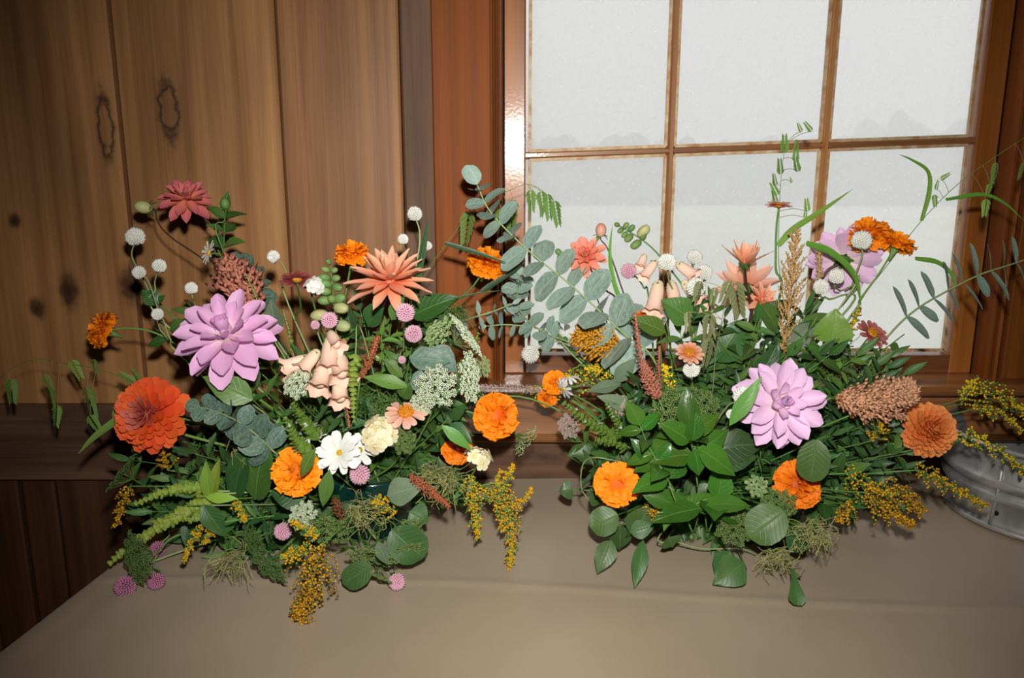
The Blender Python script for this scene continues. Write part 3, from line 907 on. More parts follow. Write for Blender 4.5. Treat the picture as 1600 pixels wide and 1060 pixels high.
def head_marigold(root, H, R, k, mat='marigold_petal', flat=.62, n=150, neck=None, deep=False):
    mb = MB()
    for i in range(n):
        f = math.sqrt((i + .5) / n)
        ti = math.radians(4 + 104 * f); ph = i * GA + k.uniform(-.15, .15)
        rad = V((math.cos(ph), math.sin(ph), 0))
        ti2 = ti + math.radians(k.uniform(-8, 16) + k.uniform(-25, 25) * (1 - f))
        d = rad * math.sin(ti2) + V((0, 0, 1)) * math.cos(ti2) * flat
        nn = V((0, 0, 1)) * math.sin(ti) - rad * math.cos(ti)
        p = rad * R * .38 * math.sin(ti) + V((0, 0, 1)) * R * .34 * math.cos(ti) * flat
        M = H @ frame(p, d, nn, 1.0)
        sz = .62 + .48 * f
        lamina(mb, R * k.uniform(.46, .64) * (.8 + .2 * f), R * k.uniform(.30, .46) * sz, 'fan', 4, 4, cup=k.uniform(-.1, .7), curl=k.uniform(-1.0, .3), ruffle=.2, rn=k.uniform(1.5, 3), ph=k.uniform(0, 6), M=M)
    mb.sphere(H @ V((0, 0, R * .06)), R * .42, 10, 7, (1, 1, flat), H.to_3x3())
    raw(root, 'petals', mb, mat, kind='stuff')
    sepals(root, H, R * .62, k, 5, R * .2, 'bud_green', R * .3, neck=neck or R * .95)
def head_gomphrena(root, H, R, k, mat='gomphrena_white', n=150, tall=1.0):
    mb = MB()
    mb.sphere(H @ V((0, 0, 0)), R * .72, 10, 8, (1, 1, tall), H.to_3x3())
    for i in range(n):
        z = 1 - 1.75 * (i + .5) / n
        r = math.sqrt(max(0, 1 - z * z)); ph = i * GA
        d = V((r * math.cos(ph), r * math.sin(ph), z * tall))
        a = d * R * .66; b = d * R * k.uniform(.92, 1.06) + V((0, 0, 1)) * R * .16
        mb.spike(H @ a, H @ b, R * .16, 4)
    raw(root, 'bracts', mb, mat, kind='stuff')
    me = petal_mesh('collar_leaf', 'leaf_mid', 'ovate', .6, 0, nu=2, nv=4, curl=.4, cup=.3)
    a = k.uniform(0, 6)
    for i in range(2): place_petal(root, me, H, a + i * math.pi, 1.65, R * .1, -R * .72 * tall, R * .95, k, 'collar_leaf')
def head_daisy(root, H, R, k, mat='white_petal', n=9, wl=.44, tilt=80, eye='daisy_eye', eye_r=.2, dome=.6, shape='daisy', curl=-.15, rows=1, stamens=False):
    for q in range(rows):
        for i in range(n):
            me = petal_mesh('petal', mat, shape, wl * (1, .92, 1.06)[i % 3], i % 3, cup=(.15, .25, .05)[i % 3], curl=curl, ruffle=.04, ph=i % 3)
            place_petal(root, me, H, 2 * math.pi * (i + .5 * q) / n, math.radians(tilt - 14 * q), R * eye_r * .55, -R * .02 + R * .05 * q, R * (.9 - .12 * q), k)
    mb = MB(); mb.sphere(H @ V((0, 0, 0)), R * eye_r, 10, 7, (1, 1, dome), H.to_3x3())
    for i in range(46):
        f = math.sqrt((i + .5) / 46); ph = i * GA
        p = V((f * math.cos(ph), f * math.sin(ph), dome * math.sqrt(max(0, 1 - f * f)) + .1)) * R * eye_r
        mb.octa(H @ p, R * eye_r * .13, V((0, 0, 1)), 1.8 if stamens else 1.0)
    raw(root, 'flower_eye', mb, eye)
    sepals(root, H, R * .4, k, 6, R * .12)
def head_phlox(root, H, R, k, mat='cream_petal', n=9, fr=.42):
    def floret():
        mb = MB()
        for i in range(5):
            a = 2 * math.pi * i / 5
            M = Matrix.Rotation(a, 4, 'Z') @ Matrix.Translation((0, .08, 0))
            lamina(mb, .92, .86, 'round', 4, 5, cup=.12, curl=-.18, ruffle=.04, ph=i * 1.3, M=M)
        mb.tube([(0, 0, -.9), (0, 0, -.4), (0, 0, .02)], [.07, .08, .14], 6)
        return mb.mesh('floret', mat)
    me = cached(('phlox', mat), floret)
    for i in range(n):
        f = math.sqrt((i + .5) / n) * .95; ph = i * GA + k.uniform(-.2, .2)
        d = V((f * math.cos(ph), f * math.sin(ph), math.sqrt(max(.05, 1 - f * f)) * .7))
        p = d * R * .75
        M = H @ zframe(p, d + V((k.uniform(-.25, .25), k.uniform(-.25, .25), .25)), k.uniform(0, 6)) @ Matrix.Scale(R * fr, 4)
        o = bpy.data.objects.new('floret', me); COL.objects.link(o); o.parent = root
        o.matrix_local = Matrix.Translation(-V(root.location)) @ M
    mb = MB()
    for i in range(n):
        f = math.sqrt((i + .5) / n) * .9; ph = i * GA
        d = V((f * math.cos(ph), f * math.sin(ph), math.sqrt(max(.05, 1 - f * f)) * .7)) * R * .6
        mb.tube([H @ V((0, 0, -R * .5)), H @ d], [R * .03, R * .05], 4)
    raw(root, 'pedicels', mb, 'stem_green', kind='stuff')
def head_umbel(root, H, R, k, mat='lace_white', n=26, curve=.35, depth=.62, m=20, fl=.050, fern=False):
    """flat or cupped lace cap: rays from one point, each ending in a tuft of tiny florets. curve > 0 domed, < 0 cupped"""
    hub = V((0, 0, -R * depth))
    mr, mf = MB(), MB()
    for i in range(n):
        f = math.sqrt((i + .5) / n); ph = i * GA
        tip = V((f * math.cos(ph), f * math.sin(ph), curve * (1 - f * f) - .02)) * R
        midp = hub.lerp(tip, .5) + V((f * math.cos(ph), f * math.sin(ph), 0)) * R * .08
        mr.tube([H @ hub, H @ midp, H @ tip], [R * .014, R * .011, R * .008], 3, cap=False)
        ur = R * (.20 if n > 20 else .26)
        for j in range(m):
            g = math.sqrt((j + .5) / m); a = j * GA + i
            q = tip + V((g * math.cos(a), g * math.sin(a), .45 * (1 - g * g) + k.uniform(-.1, .1))) * ur
            mf.octa(H @ q, R * fl * k.uniform(.8, 1.3), H.to_3x3() @ V((k.uniform(-.4, .4), k.uniform(-.4, .4), 1)), .6)
            if j % 3 == 0: mr.tube([H @ (tip - V((0, 0, R * .03))), H @ q], R * .005, 3, cap=False)
    raw(root, 'rays', mr, 'stem_pale' if mat == 'lace_white' else 'fern_thread', kind='stuff')
    raw(root, 'florets', mf, mat, kind='stuff')
def head_bud(root, H, R, k, mat='bud_pale', L=1.3, sep='leaf_mid'):
    mb = MB(); mb.sphere(H @ V((0, 0, R * .5)), R, 10, 8, (1, 1, L), H.to_3x3()); bd = raw(root, 'bud', mb, mat)
    me = petal_mesh('sepal', sep, 'ovate', .55, 0, nu=2, nv=4, curl=-.8, cup=.3)
    for i in range(6): place_petal(root, me, H, i * 1.047, 1.9 if i % 2 else 1.3, R * .35, -R * .5, R * 1.5, k, 'sepal').parent = bd

def plume(root, pts, W, k, mat, n=60, m=6, fat=1.0, lean=1.0, name='plume', blen=.30, sw=.055, taper=(.55, 1.0, .18), side=None):
    """feathery spike: short side branches set round a spine, each bristling with pointed bracts"""
    mb = MB(); nl = len(pts) - 1
    for i in range(n):
        f = (i + .5) / n
        x = f * nl; j = min(int(x), nl - 1); p = pts[j].lerp(pts[j + 1], x - j); t = (pts[j + 1] - pts[j]).normalized()
        u = t.orthogonal().normalized(); v = t.cross(u); ph = i * GA
        rad = u * math.cos(ph) + v * math.sin(ph)
        if side is not None: rad = (rad + side * 1.1).normalized()
        env = taper[0] + (taper[1] - taper[0]) * min(1, f / .35) if f < .35 else taper[1] + (taper[2] - taper[1]) * (f - .35) / .65
        Lb = W * .5 * env * fat * k.uniform(.75, 1.15)
        d = (rad + t * lean * k.uniform(.6, 1.2)).normalized()
        tip = p + d * Lb * 1.15
        mb.spike(p, tip + d * Lb * .25, W * sw * .8, 4)
        for q in range(m):
            g = .25 + .75 * q / m; b = p + d * Lb * 1.1 * g
            a = q * 2.4; dd = (d * .8 + (u * math.cos(a) + v * math.sin(a)) * .9 + t * .3).normalized()
            mb.spike(b, b + dd * W * blen * .55 * k.uniform(.7, 1.2), W * sw, 3)
    mb.tube(pts, [W * min(.07, sw * 1.1)] * len(pts), 5)
    return raw(root, name, mb, mat, kind='stuff')
def floret_plume(root, pts, W, k, mat, n=16, m=14, stem='stem_green', fl=.0019, one_side=None, mat2=None, name='florets', leaves=0, droop=0.0):
    """goldenrod: arching branchlets along a stalk, thick with tiny florets"""
    ms, mf = MB(), MB(); nl = len(pts) - 1
    mf2 = MB()
    for i in range(n):
        f = (i + .3) / n; x = f * nl; j = min(int(x), nl - 1); p = pts[j].lerp(pts[j + 1], x - j); t = (pts[j + 1] - pts[j]).normalized()
        u = t.orthogonal().normalized(); v = t.cross(u); ph = i * GA + k.uniform(-.3, .3)
        rad = u * math.cos(ph) + v * math.sin(ph)
        if one_side is not None: rad = (rad * .7 + one_side).normalized()
        Lb = W * (1 - .75 * f) * k.uniform(.5, 1.0)
        mid = p + rad * Lb * .6 + t * Lb * .25; tip = p + rad * Lb * .95 + t * Lb * .8 + V((0, 0, -droop * Lb))
        br = [p, mid, tip]; ms.tube(br, [.0007, .0006, .0004], 3, cap=False)
        for q in range(m):
            g = (q + .5) / m
            c = (p.lerp(mid, g * 2) if g < .5 else mid.lerp(tip, g * 2 - 1))
            a = q * 2.4
            c = c + (u * math.cos(a) + v * math.sin(a)) * fl * 1.3 * k.uniform(.6, 1.3)
            (mf2 if (mat2 and k.random() < .4) else mf).octa(c, fl * k.uniform(.7, 1.25), V((k.uniform(-1, 1), k.uniform(-1, 1), k.uniform(-.3, 1))), 1.3)
    for q in range(int(14 + n)):
        f = .6 + .4 * q / (14 + n); x = f * nl; j = min(int(x), nl - 1); p = pts[j].lerp(pts[j + 1], x - j)
        mf.octa(p + V((k.uniform(-1, 1), k.uniform(-1, 1), k.uniform(-1, 1))) * fl * 1.2, fl, V((k.uniform(-1, 1), k.uniform(-1, 1), 1)), 1.3)
    raw(root, 'branchlets', ms, stem, kind='stuff')
    raw(root, name, mf, mat, kind='stuff')
    if mat2 and mf2.v: raw(root, 'spent_florets', mf2, mat2, kind='stuff')
def bract_spike(root, pts, W, k, mat='bract_lime', n=16, white=0, name='bracts', big=1.0):
    """flowering basil or bells of Ireland: whorls of small cupped bracts up a stalk, a few white flowers"""
    nl = len(pts) - 1
    mb, mw = MB(), MB()
    for i in range(n):
        f = (i + .5) / n; x = f * nl; j = min(int(x), nl - 1); p = pts[j].lerp(pts[j + 1], x - j); t = (pts[j + 1] - pts[j]).normalized()
        u = t.orthogonal().normalized(); v = t.cross(u)
        s = W * .5 * (1 - .65 * f)
        for q in range(5):
            a = q * 2 * math.pi / 5 + i * .6 + k.uniform(-.3, .3)
            d = (u * math.cos(a) + v * math.sin(a) + t * k.uniform(.15, .6)).normalized()
            M = frame(p + d * s * .12, d, t, 1.0)
            lamina(mb, s * k.uniform(.8, 1.15) * big, s * .85 * big, 'disc', 4, 4, cup=.7, curl=.7, M=M)
        if white and i % max(1, n // white) == 1:
            a = k.uniform(0, 6); d = (u * math.cos(a) + v * math.sin(a)).normalized()
            if d.y > 0: d = -d
            for q in range(4):
                e = (d + V((k.uniform(-.7, .7), k.uniform(-.7, .7), k.uniform(-.7, .7)))).normalized()
                lamina(mw, s * .55, s * .4, 'round', 2, 3, cup=.3, M=frame(p + d * s * .7, e, t, 1.0))
    raw(root, name, mb, mat, kind='stuff')
    if mw.v: raw(root, 'white_flowers', mw, 'white_petal', kind='stuff')
def oat_mesh(mat, var):
    def make():
        mb = MB(); q = random.Random(var)
        for i in range(7):
            for s in (-1, 1):
                y = i * .115; a = s * (0.62 - .045 * i)
                M = Matrix.Translation((s * .03, y, s * .012)) @ Matrix.Rotation(-a, 4, 'Z') @ Matrix.Rotation(s * .5, 4, 'Y')
                lamina(mb, .33 * (1 - .05 * i), .15 * (1 - .05 * i), 'scale', 2, 3, fold=.35, curl=q.uniform(-.2, .25), M=M)
        return mb.mesh('spikelet', mat)
    return cached(('oat', mat, var), make)
def add_oat(root, p, d, L, k, mat='oat_green'):
    me = oat_mesh(mat, k.randrange(3))
    nrm = V((k.uniform(-.6, .6), -1, k.uniform(-.3, .3)))
    M = frame(p, d, nrm, L)
    o = bpy.data.objects.new('spikelet', me); COL.objects.link(o); o.parent = root
    o.matrix_local = Matrix.Translation(-V(root.location)) @ M
    return o
def add_leaf(root, p, d, nrm, L, k, mat='leaf_mid', shape='ovate', wl=.5, curl=-.5, fold=.25, ruffle=.03, name='leaf', nv=7, variants=3, nu=4, tooth=0.0):
    v = k.randrange(variants)
    me = petal_mesh('leaf', mat, shape, wl * (1, .9, 1.1)[v % 3], v, nu=nu, nv=nv, curl=curl * (1, 1.5, .5)[v % 3], fold=fold, ruffle=ruffle, ph=v * 2.0, bend=(0, .25, -.25)[v % 3], tooth=tooth)
    M = frame(p, d, nrm, L)
    o = bpy.data.objects.new(name, me); COL.objects.link(o); o.parent = root
    o.matrix_local = Matrix.Translation(-V(root.location)) @ M
    return o
def bell(root, p, d, L, R, k, mat='bell_petal', tip=None):
    """snapdragon flower: a tube that widens to ruffled lips"""
    H = zframe(p, d, k.uniform(0, 6)); mb = MB()
    prof_ = [(0, .36), (.08, .58), (.30, .74), (.55, .80), (.78, .84), (.9, 1.02), (1.0, 1.28)]
    rows, uvs = [], []
    for z, r in prof_:
        row = []
        for i in range(15):
            a = 2 * math.pi * i / 15
            lip = max(0, (z - .7) / .3)
            rr = r * R * (1 + .16 * lip * math.sin(a * 5)) * (1 + .08 * math.cos(2 * a))
            row.append(H @ V((rr * math.cos(a), rr * math.sin(a), z * L + lip * R * .22 * math.sin(a * 5 + 1.2))))
        rows.append(row); uvs.append([(i / 14, z) for i in range(15)])
    mb.grid(rows, uvs, True)
    mb.sphere(H @ V((0, 0, L * .72)), R * .62, 8, 6)
    o = raw(root, 'blossom', mb, mat)
    me = petal_mesh('sepal', 'bud_green', 'ovate', .62, 0, nu=2, nv=4, curl=-.35, cup=.4)
    for i in range(5): place_petal(root, me, H, i * 1.257, .45, R * .30, -R * .1, R * 1.0, k, 'sepal').parent = o
    return o
def pod(root, p, d, R, k, mat='bud_green', name='bud', L=1.5):
    H = zframe(p, d); mb = MB(); mb.sphere(H @ V((0, 0, R * L * .8)), R, 8, 6, (1, 1, L), H.to_3x3())
    for i in range(3):
        a = i * 2.09; rad = V((math.cos(a), math.sin(a), 0))
        lamina(mb, R * 1.5, R * 1.1, 'ovate', 2, 3, cup=.6, curl=.6, M=H @ frame(rad * R * .3, rad * .6 + V((0, 0, 1)), -rad, 1.0))
    return raw(root, name, mb, mat)

# ------------------------------------------------------------------ whole plants
SEED = [100]
def rng():
    SEED[0] += 1; return random.Random(SEED[0])
def flower(name, label, side, px, py, D, nv, head, wps=None, Y=None, stem='stem_green', r=.0022, cat='flower', group=None, leaves=0, dy=0.0, lift=None, neck=None, **kw):
    k = rng()
    p = at(px, py, side, Y, lift=lift if lift is not None else .012, dy=dy)
    s = m_per_px(p); R = D * s / 2
    nn = NV(nv); H = zframe(p, nn, k.uniform(0, 6))
    path = stem_path(side, p - nn * R * .15, nn, wps, k=k, L=R * 1.1)
    root = thing(name, label, cat, path[0], group)
    stem_part(root, path, r, stem)
    head(root, H, R, k, **kw)
    for i in range(leaves):
        j = int(len(path) * (.45 + .4 * i / max(1, leaves))); q = path[j]; t = (path[j + 1] - path[j]).normalized()
        u = t.orthogonal().normalized(); a = k.uniform(0, 6); d = u * math.cos(a) + t.cross(u) * math.sin(a)
        add_leaf(root, q, d + t * .5, t + V((0, -.4, .3)), k.uniform(.03, .05), k, 'leaf_mid', 'lance', .34)
    return root
def px_path(side, pts, Y=None, n=6, root=True, k=None, dy=0.0, y0=None, lift=.008):
    """polyline through photograph points, first one towards the vase; depth drifts from the vase's to each point's own"""
    out = []
    for i, q in enumerate(pts):
        yy = q[2] if len(q) > 2 else Y
        out.append(at(q[0], q[1], side, yy, dy=dy, lift=lift))
    if root:
        r0 = root_point(side, k); d = out[0] - r0
        out = [r0, r0 + V((d.x * .4, d.y * .4, max(.05, d.z * .5)))] + out
    m = 2 if root else 0
    return spline(out, n), m * n
def eucalyptus(label, side, pts, leafpx, pairs, Y=None, mat='leaf_eucalyptus', t0=0.0, shape='disc', wl=.86, tip=.5, dy=0.0, name='eucalyptus_sprig', edge=.5, group=None, face=None):
    k = rng()
    path, i0 = px_path(side, pts, Y, k=k, dy=dy)
    root = thing(name, label, 'foliage', path[0], group)
    stem_part(root, path, .0022, 'stem_pale', taper=.5)
    m = len(path) - 1 - i0
    for i in range(pairs):
        f = t0 + (1 - t0) * (i + .4) / pairs
        x = i0 + f * m; j = min(int(x), len(path) - 2); p = path[j].lerp(path[j + 1], x - j); t = (path[j + 1] - path[j]).normalized()
        L_ = leafpx * m_per_px(p) * (1 - (1 - tip) * f)
        u = t.cross(V((0, 1, 0))); u = u.normalized() if u.length > .1 else t.orthogonal().normalized()
        v = t.cross(u)
        a = (math.pi / 2 if i % 2 else 0) * edge + k.uniform(-.35, .35)
        d = u * math.cos(a) + v * math.sin(a)
        for s in (1, -1):
            dd = (d * s + t * k.uniform(.15, .5)).normalized()
            nn = (t + V((k.uniform(-.5, .5), -.9 + k.uniform(-.3, .3), k.uniform(-.2, .5))))
            if face: nn = t * .25 + V((0, -1, .35)) + V((k.uniform(-.5, .5), 0, k.uniform(-.4, .4)))
            add_leaf(root, p, dd, nn, L_ * k.uniform(.85, 1.1), k, mat, shape, wl, curl=-.25, fold=.1, ruffle=.02)
    add_leaf(root, path[-1], path[-1] - path[-2], V((0, -1, .3)), leafpx * .5 * m_per_px(path[-1]), k, mat, shape, wl)
    return root
def leafy(name, label, side, pts, leafpx, n, mat='leaf_mid', shape='ovate', wl=.5, Y=None, t0=.2, group=None, r=.0016, stem='stem_green', curl=-.5, fold=.25, spread=1.0, opposite=True, dy=0.0, tip=.75, cat='foliage', fresh_tip=True, up=.5, tooth=0.0, k=None):
    """stalk with leaves in pairs (or one by one)"""
    k = k or rng()
    path, i0 = px_path(side, pts, Y, k=k, dy=dy, n=4)
    root = thing(name, label, cat, path[0], group)
    stem_part(root, path, r, stem, 5, taper=.5)
    m = len(path) - 1
    i1 = i0 if t0 >= 0 else 0
    for i in range(n):
        f = max(0, t0) + (1 - max(0, t0)) * (i + .5) / n
        x = i1 + f * (m - i1); j = min(int(x), m - 1); p = path[j].lerp(path[j + 1], x - j); t = (path[j + 1] - path[j]).normalized()
        u = t.cross(V((0, 1, 0))); u = u.normalized() if u.length > .1 else t.orthogonal().normalized()
        v = t.cross(u); a = (i % 2) * 1.35 + k.uniform(-.5, .5)
        Lf = leafpx * m_per_px(p) * (1 - (1 - tip) * f) * k.uniform(.8, 1.15)
        for s in ((1, -1) if opposite else ((1,) if i % 2 else (-1,))):
            d = (u * math.cos(a) * s + v * math.sin(a) * s + t * up * k.uniform(.6, 1.5)).normalized()
            nn = V((k.uniform(-.5, .5), -.75, .75)) + t * .2
            add_leaf(root, p, d, nn, Lf, k, mat, shape, wl, curl=curl, fold=fold, tooth=tooth)
    if fresh_tip:
        add_leaf(root, path[-1], path[-1] - path[-2], V((k.uniform(-.3, .3), -1, .5)), leafpx * tip * m_per_px(path[-1]), k, mat, shape, wl, curl=curl * .6)
    return root
def single_leaf(name, label, side, base, tip, wpx, mat='leaf_mid', shape='ovate', nrm=(0, .4, 1), curl=-.45, fold=.15, Y=None, dy=0.0, group=None, ruffle=.03, bend=0.0, stalk=None):
    """one broad leaf on its stalk, base and tip as the photograph shows them"""
    k = rng()
    yb = Y if Y is not None else auto_y(base[0], base[1], side) + dy
    yt = Y if Y is not None else auto_y(tip[0], tip[1], side) + dy
    b, t = at(base[0], base[1], side, yb), at(tip[0], tip[1], side, yt)
    path = spline([root_point(side, k)] + ([at(x, y, side, yb, lift=.004) for x, y in stalk] if stalk else [at(base[0], base[1], side, yb + .05)]) + [b], 5)
    root = thing(name, label, 'leaf', path[0], group)
    stem_part(root, path, .0013, 'stem_green', 5)
    L_ = (t - b).length * (1 + abs(curl) * .12)
    mb = MB()
    lamina(mb, L_, wpx * m_per_px(b), shape, 6, 10, fold=fold, curl=curl, curl0=-curl * .5, ruffle=ruffle, bend=bend, M=frame(b, t - b, NV(nrm), 1.0), ph=k.uniform(0, 6))
    raw(root, 'leaf_blade', mb, mat)
    return root
def blade(label, side, pts, wpx, mat='grass_green', Y=None, dy=0.0, root=True, nrm=(0, .3, 1), name='grass_blade', group=None):
    k = rng()
    path, i0 = px_path(side, pts, Y, k=k, dy=dy, n=6, root=root)
    o = thing(name, label, 'grass', path[0], group)
    mb = MB(); rows, uvs = [], []; n_ = NV(nrm); m = len(path)
    for i, p in enumerate(path):
        t = (path[min(i + 1, m - 1)] - path[max(i - 1, 0)]).normalized()
        x = t.cross(n_).normalized(); f = max(0, (i - i0) / max(1, m - 1 - i0))
        wd = wpx * m_per_px(p) / 2 * (prof('blade', f) if i >= i0 else .22)
        rows.append([p - x * wd, p + n_ * -wd * .35, p + x * wd]); uvs.append([(0, f), (.5, f), (1, f)])
    mb.grid(rows, uvs)
    raw(o, 'blade', mb, mat)
    return o
def celosia(label, side, pts, wpx, mat, Y=None, n=60, m=6, dy=0.0, name='celosia_plume', stem='stem_green', root=True, wps=None, **kw):
    k = rng()
    path, _ = px_path(side, pts, Y, k=k, root=False, dy=dy)
    r0 = root_point(side, k)
    sp_ = spline([r0] + ([at(x, y, side, path[0].y) for x, y in (wps or [])]) + [path[0]], 5)
    o = thing(name, label, 'flower', sp_[0])
    stem_part(o, sp_, .002, stem)
    plume(o, path, wpx * m_per_px(path[0]), k, mat, n, m, **kw)
    return o
def goldenrod(label, side, pts, wpx, mat='goldenrod_yellow', Y=None, n=16, m=14, dy=0.0, mat2=None, leaves=4, wps=None, group=None, droop=.3, fl=.0019, one_side=None, name='goldenrod_spray'):
    k = rng()
    path, _ = px_path(side, pts, Y, k=k, root=False, dy=dy)
    r0 = root_point(side, k)
    sp_ = spline([r0] + ([at(x, y, side, path[0].y) for x, y in (wps or [])]) + [path[0]], 4)
    o = thing(name, label, 'flower', sp_[0], group)
    stem_part(o, sp_ + path[1:], .0014, 'stem_green', 5, taper=.3)
    floret_plume(o, path, wpx * m_per_px(path[0]), k, mat, n, m, mat2=mat2, droop=droop, fl=fl, one_side=one_side)
    for i in range(leaves):
        q = sp_[-2 - i % max(1, len(sp_) - 3)]; add_leaf(o, q, V((k.uniform(-1, 1), k.uniform(-.6, .2), k.uniform(-.4, .8))), V((0, -1, .5)), .03, k, 'leaf_mid', 'lance', .26)
    return o
def spike(label, side, pts, wpx, mat='bract_lime', n=16, white=0, Y=None, dy=0.0, name='basil_flower_spike', leaves=0, wps=None, group=None, big=1.0):
    k = rng()
    path, _ = px_path(side, pts, Y, k=k, root=False, dy=dy)
    sp_ = spline([root_point(side, k)] + ([at(x, y, side, path[0].y) for x, y in (wps or [])]) + [path[0]], 4)
    o = thing(name, label, 'flower', sp_[0], group)
    stem_part(o, sp_ + path[1:], .0014, 'stem_pale', 5, taper=.5)
    bract_spike(o, path, wpx * m_per_px(path[0]), k, mat, n, white, big=big)
    for i in range(leaves):
        add_leaf(o, path[0], V((k.uniform(-1, 1), -.3, k.uniform(-1, .6))), V((0, -1, .5)), .035, k, 'leaf_fresh', 'ovate', .5)
    return o
def oats(label, side, stempts, heads, Y=None, dy=0.0, mat='oat_green', name='sea_oats_stem', root=True, leafs=()):
    """arching grass stem; heads: (attach px, tip px) pairs of a spikelet's base and point"""
    k = rng()
    path, _ = px_path(side, stempts, Y, k=k, dy=dy, n=7, root=root)
    o = thing(name, label, 'grass', path[0])
    stem_part(o, path, .0010, 'stem_straw' if mat == 'oat_straw' else 'stem_green', 5, taper=.4)
    mb = MB()
    for (bx, by), (tx, ty) in heads:
        near = min(path, key=lambda q: (q - P(bx, by, q.y)).length)
        b, t = P(bx, by, near.y), P(tx, ty, near.y)
        add_oat(o, b, t - b, (t - b).length * 1.32, k, mat)
        if (near - b).length > .004: mb.tube(spline([near, near.lerp(b, .5) + V((0, 0, .004)), b], 3), .0005, 3, cap=False)
    if mb.v: raw(o, 'pedicels', mb, 'stem_straw', kind='stuff')
    return o
# ================================================================== vases and tub
m, nt, bs, out = newmat('dark_green_glaze')
bs.inputs['Base Color'].default_value = lin((12, 50, 44)); bs.inputs['Roughness'].default_value = 0.18
m, nt, bs, out = newmat('galvanised_steel')
geo = N(nt, 'NewGeometry'); n1 = N(nt, 'TexNoise'); n1.inputs['Scale'].default_value = 14; n1.inputs['Detail'].default_value = 6; n1.inputs['Distortion'].default_value = 1.2
L(nt, geo.outputs['Position'], n1.inputs['Vector'])
vo = N(nt, 'TexVoronoi'); vo.inputs['Scale'].default_value = 60; L(nt, geo.outputs['Position'], vo.inputs['Vector'])
r_ = ramp(nt, [(0.3, lin((136, 138, 136))), (0.5, lin((172, 174, 172))), (0.72, lin((208, 210, 206)))]); L(nt, n1.outputs[0], r_.inputs[0])
c_ = mixc(nt, r_.outputs[0], vo.outputs['Color'], 0.08, 'OVERLAY'); hs = N(nt, 'HueSaturation'); hs.inputs['Saturation'].default_value = .25; L(nt, c_, hs.inputs['Color'])
L(nt, hs.outputs[0], bs.inputs['Base Color']); bs.inputs['Metallic'].default_value = 0.6
rr_ = ramp(nt, [(0.3, (.55, .55, .55, 1)), (0.7, (.30, .30, .30, 1))]); L(nt, n1.outputs[0], rr_.inputs[0]); L(nt, rr_.outputs[0], bs.inputs['Roughness'])
bu = N(nt, 'Bump'); bu.inputs['Strength'].default_value = .15; bu.inputs['Distance'].default_value = .004; L(nt, n1.outputs[0], bu.inputs['Height']); L(nt, bu.outputs[0], bs.inputs['Normal'])
plain_mat('floral_foam', (40, 70, 40), scale=200, rough=.9)

def vase(side, label):
    c = VASE[side]
    o = thing('vase', label, 'vase', c + V((0, 0, .0025)))
    mb = MB()
    pr = [(.0, .0), (.062, .0), (.068, .004), (.074, .03), (.084, .07), (.092, .105), (.094, .112), (.088, .112), (.084, .10), (.07, .03), (.0, .02)]
    mb.grid([[V((r * math.cos(2 * math.pi * i / 28), r * math.sin(2 * math.pi * i / 28), z)) for i in range(28)] for r, z in pr], [[(0, 0)] * 28] * len(pr), True)
    part(o, 'bowl', mb.mesh('bowl', 'dark_green_glaze')).matrix_local = Matrix()
    mb = MB(); mb.sphere((0, 0, .07), .078, 14, 8, (1, 1, .55))
    part(o, 'floral_foam', mb.mesh('floral_foam', 'floral_foam')).matrix_local = Matrix()
vase('L', 'dark green bowl vase hidden in the foliage beside the plank wall')
vase('R', 'dark green bowl vase glimpsed under the basil leaves before the window')

def tub():
    cx0, cx1, cy, ra = .985, 1.30, -.185, .172
    o = thing('wash_tub', 'oval galvanised steel wash tub with two raised ribs on the table', 'tub', (.9, cy, .7525))
    def ring(r, z, n=40):
        q = []
        for i in range(n):
            a = 2 * math.pi * i / n + math.pi / 2
            x = r * math.cos(a); q.append(V(((cx0 if x < 1e-6 else cx1) + x, cy + r * math.sin(a), z)))
        return q
    z0 = .7535; h = .150
    pr = [(-.012, 0), (-.004, .0), (-.002, .006), (-.006, .014), (-.006, .022)]
    for rz in (.062, .088):
        pr += [(-.006 + rz * .09, rz - .012), (.000 + rz * .09, rz - .006), (.003 + rz * .09, rz), (.000 + rz * .09, rz + .006), (-.006 + rz * .09, rz + .012)]
    pr += [(.006, h - .008)]
    inner = [(.004, h - .004), (-.004, h - .03), (-.014, .012), (-.05, .006)]
    mb = MB()
    rows = [ring(ra + d, z0 + z) for d, z in pr]
    mb.grid(rows, [[(0, 0)] * 40] * len(rows), True)
    part(o, 'wall', mb.mesh('wall', 'galvanised_steel'))
    mb = MB(); rows = [ring(ra + d, z0 + z) for d, z in inner]
    mb.grid(rows, [[(0, 0)] * 40] * len(rows), True); mb.face(*range(len(mb.v) - 40, len(mb.v)))
    part(o, 'lining', mb.mesh('lining', 'galvanised_steel'))
    mb = MB(); q = ring(ra + .008, z0 + h); mb.tube(q + [q[0]], .0048, 8, cap=False); part(o, 'rolled_rim', mb.mesh('rolled_rim', 'galvanised_steel'))
    mb = MB(); q = ring(ra - .002, z0 + .006); mb.tube(q + [q[0]], .0055, 8, cap=False); part(o, 'base_hoop', mb.mesh('base_hoop', 'galvanised_steel'))
    sx = T(1578, 850).x - .01; sr = ra + .002
    dx = sx - cx0; sy = cy - (math.sqrt(max(0, sr * sr - dx * dx)) if dx < 0 else sr)
    mb = MB(); mb.tube([(sx, sy - .000, z0 + .012), (sx + .002, sy - .006, z0 + .07), (sx + .003, sy - .010, z0 + h - .008)], .0035, 6)
    part(o, 'seam', mb.mesh('seam', 'galvanised_steel'))
    mb = MB(); mb.sphere((sx + .006, sy - .004, z0 + .034), .004, 8, 6); part(o, 'rivet', mb.mesh('rivet', 'dark_gap'))
tub()

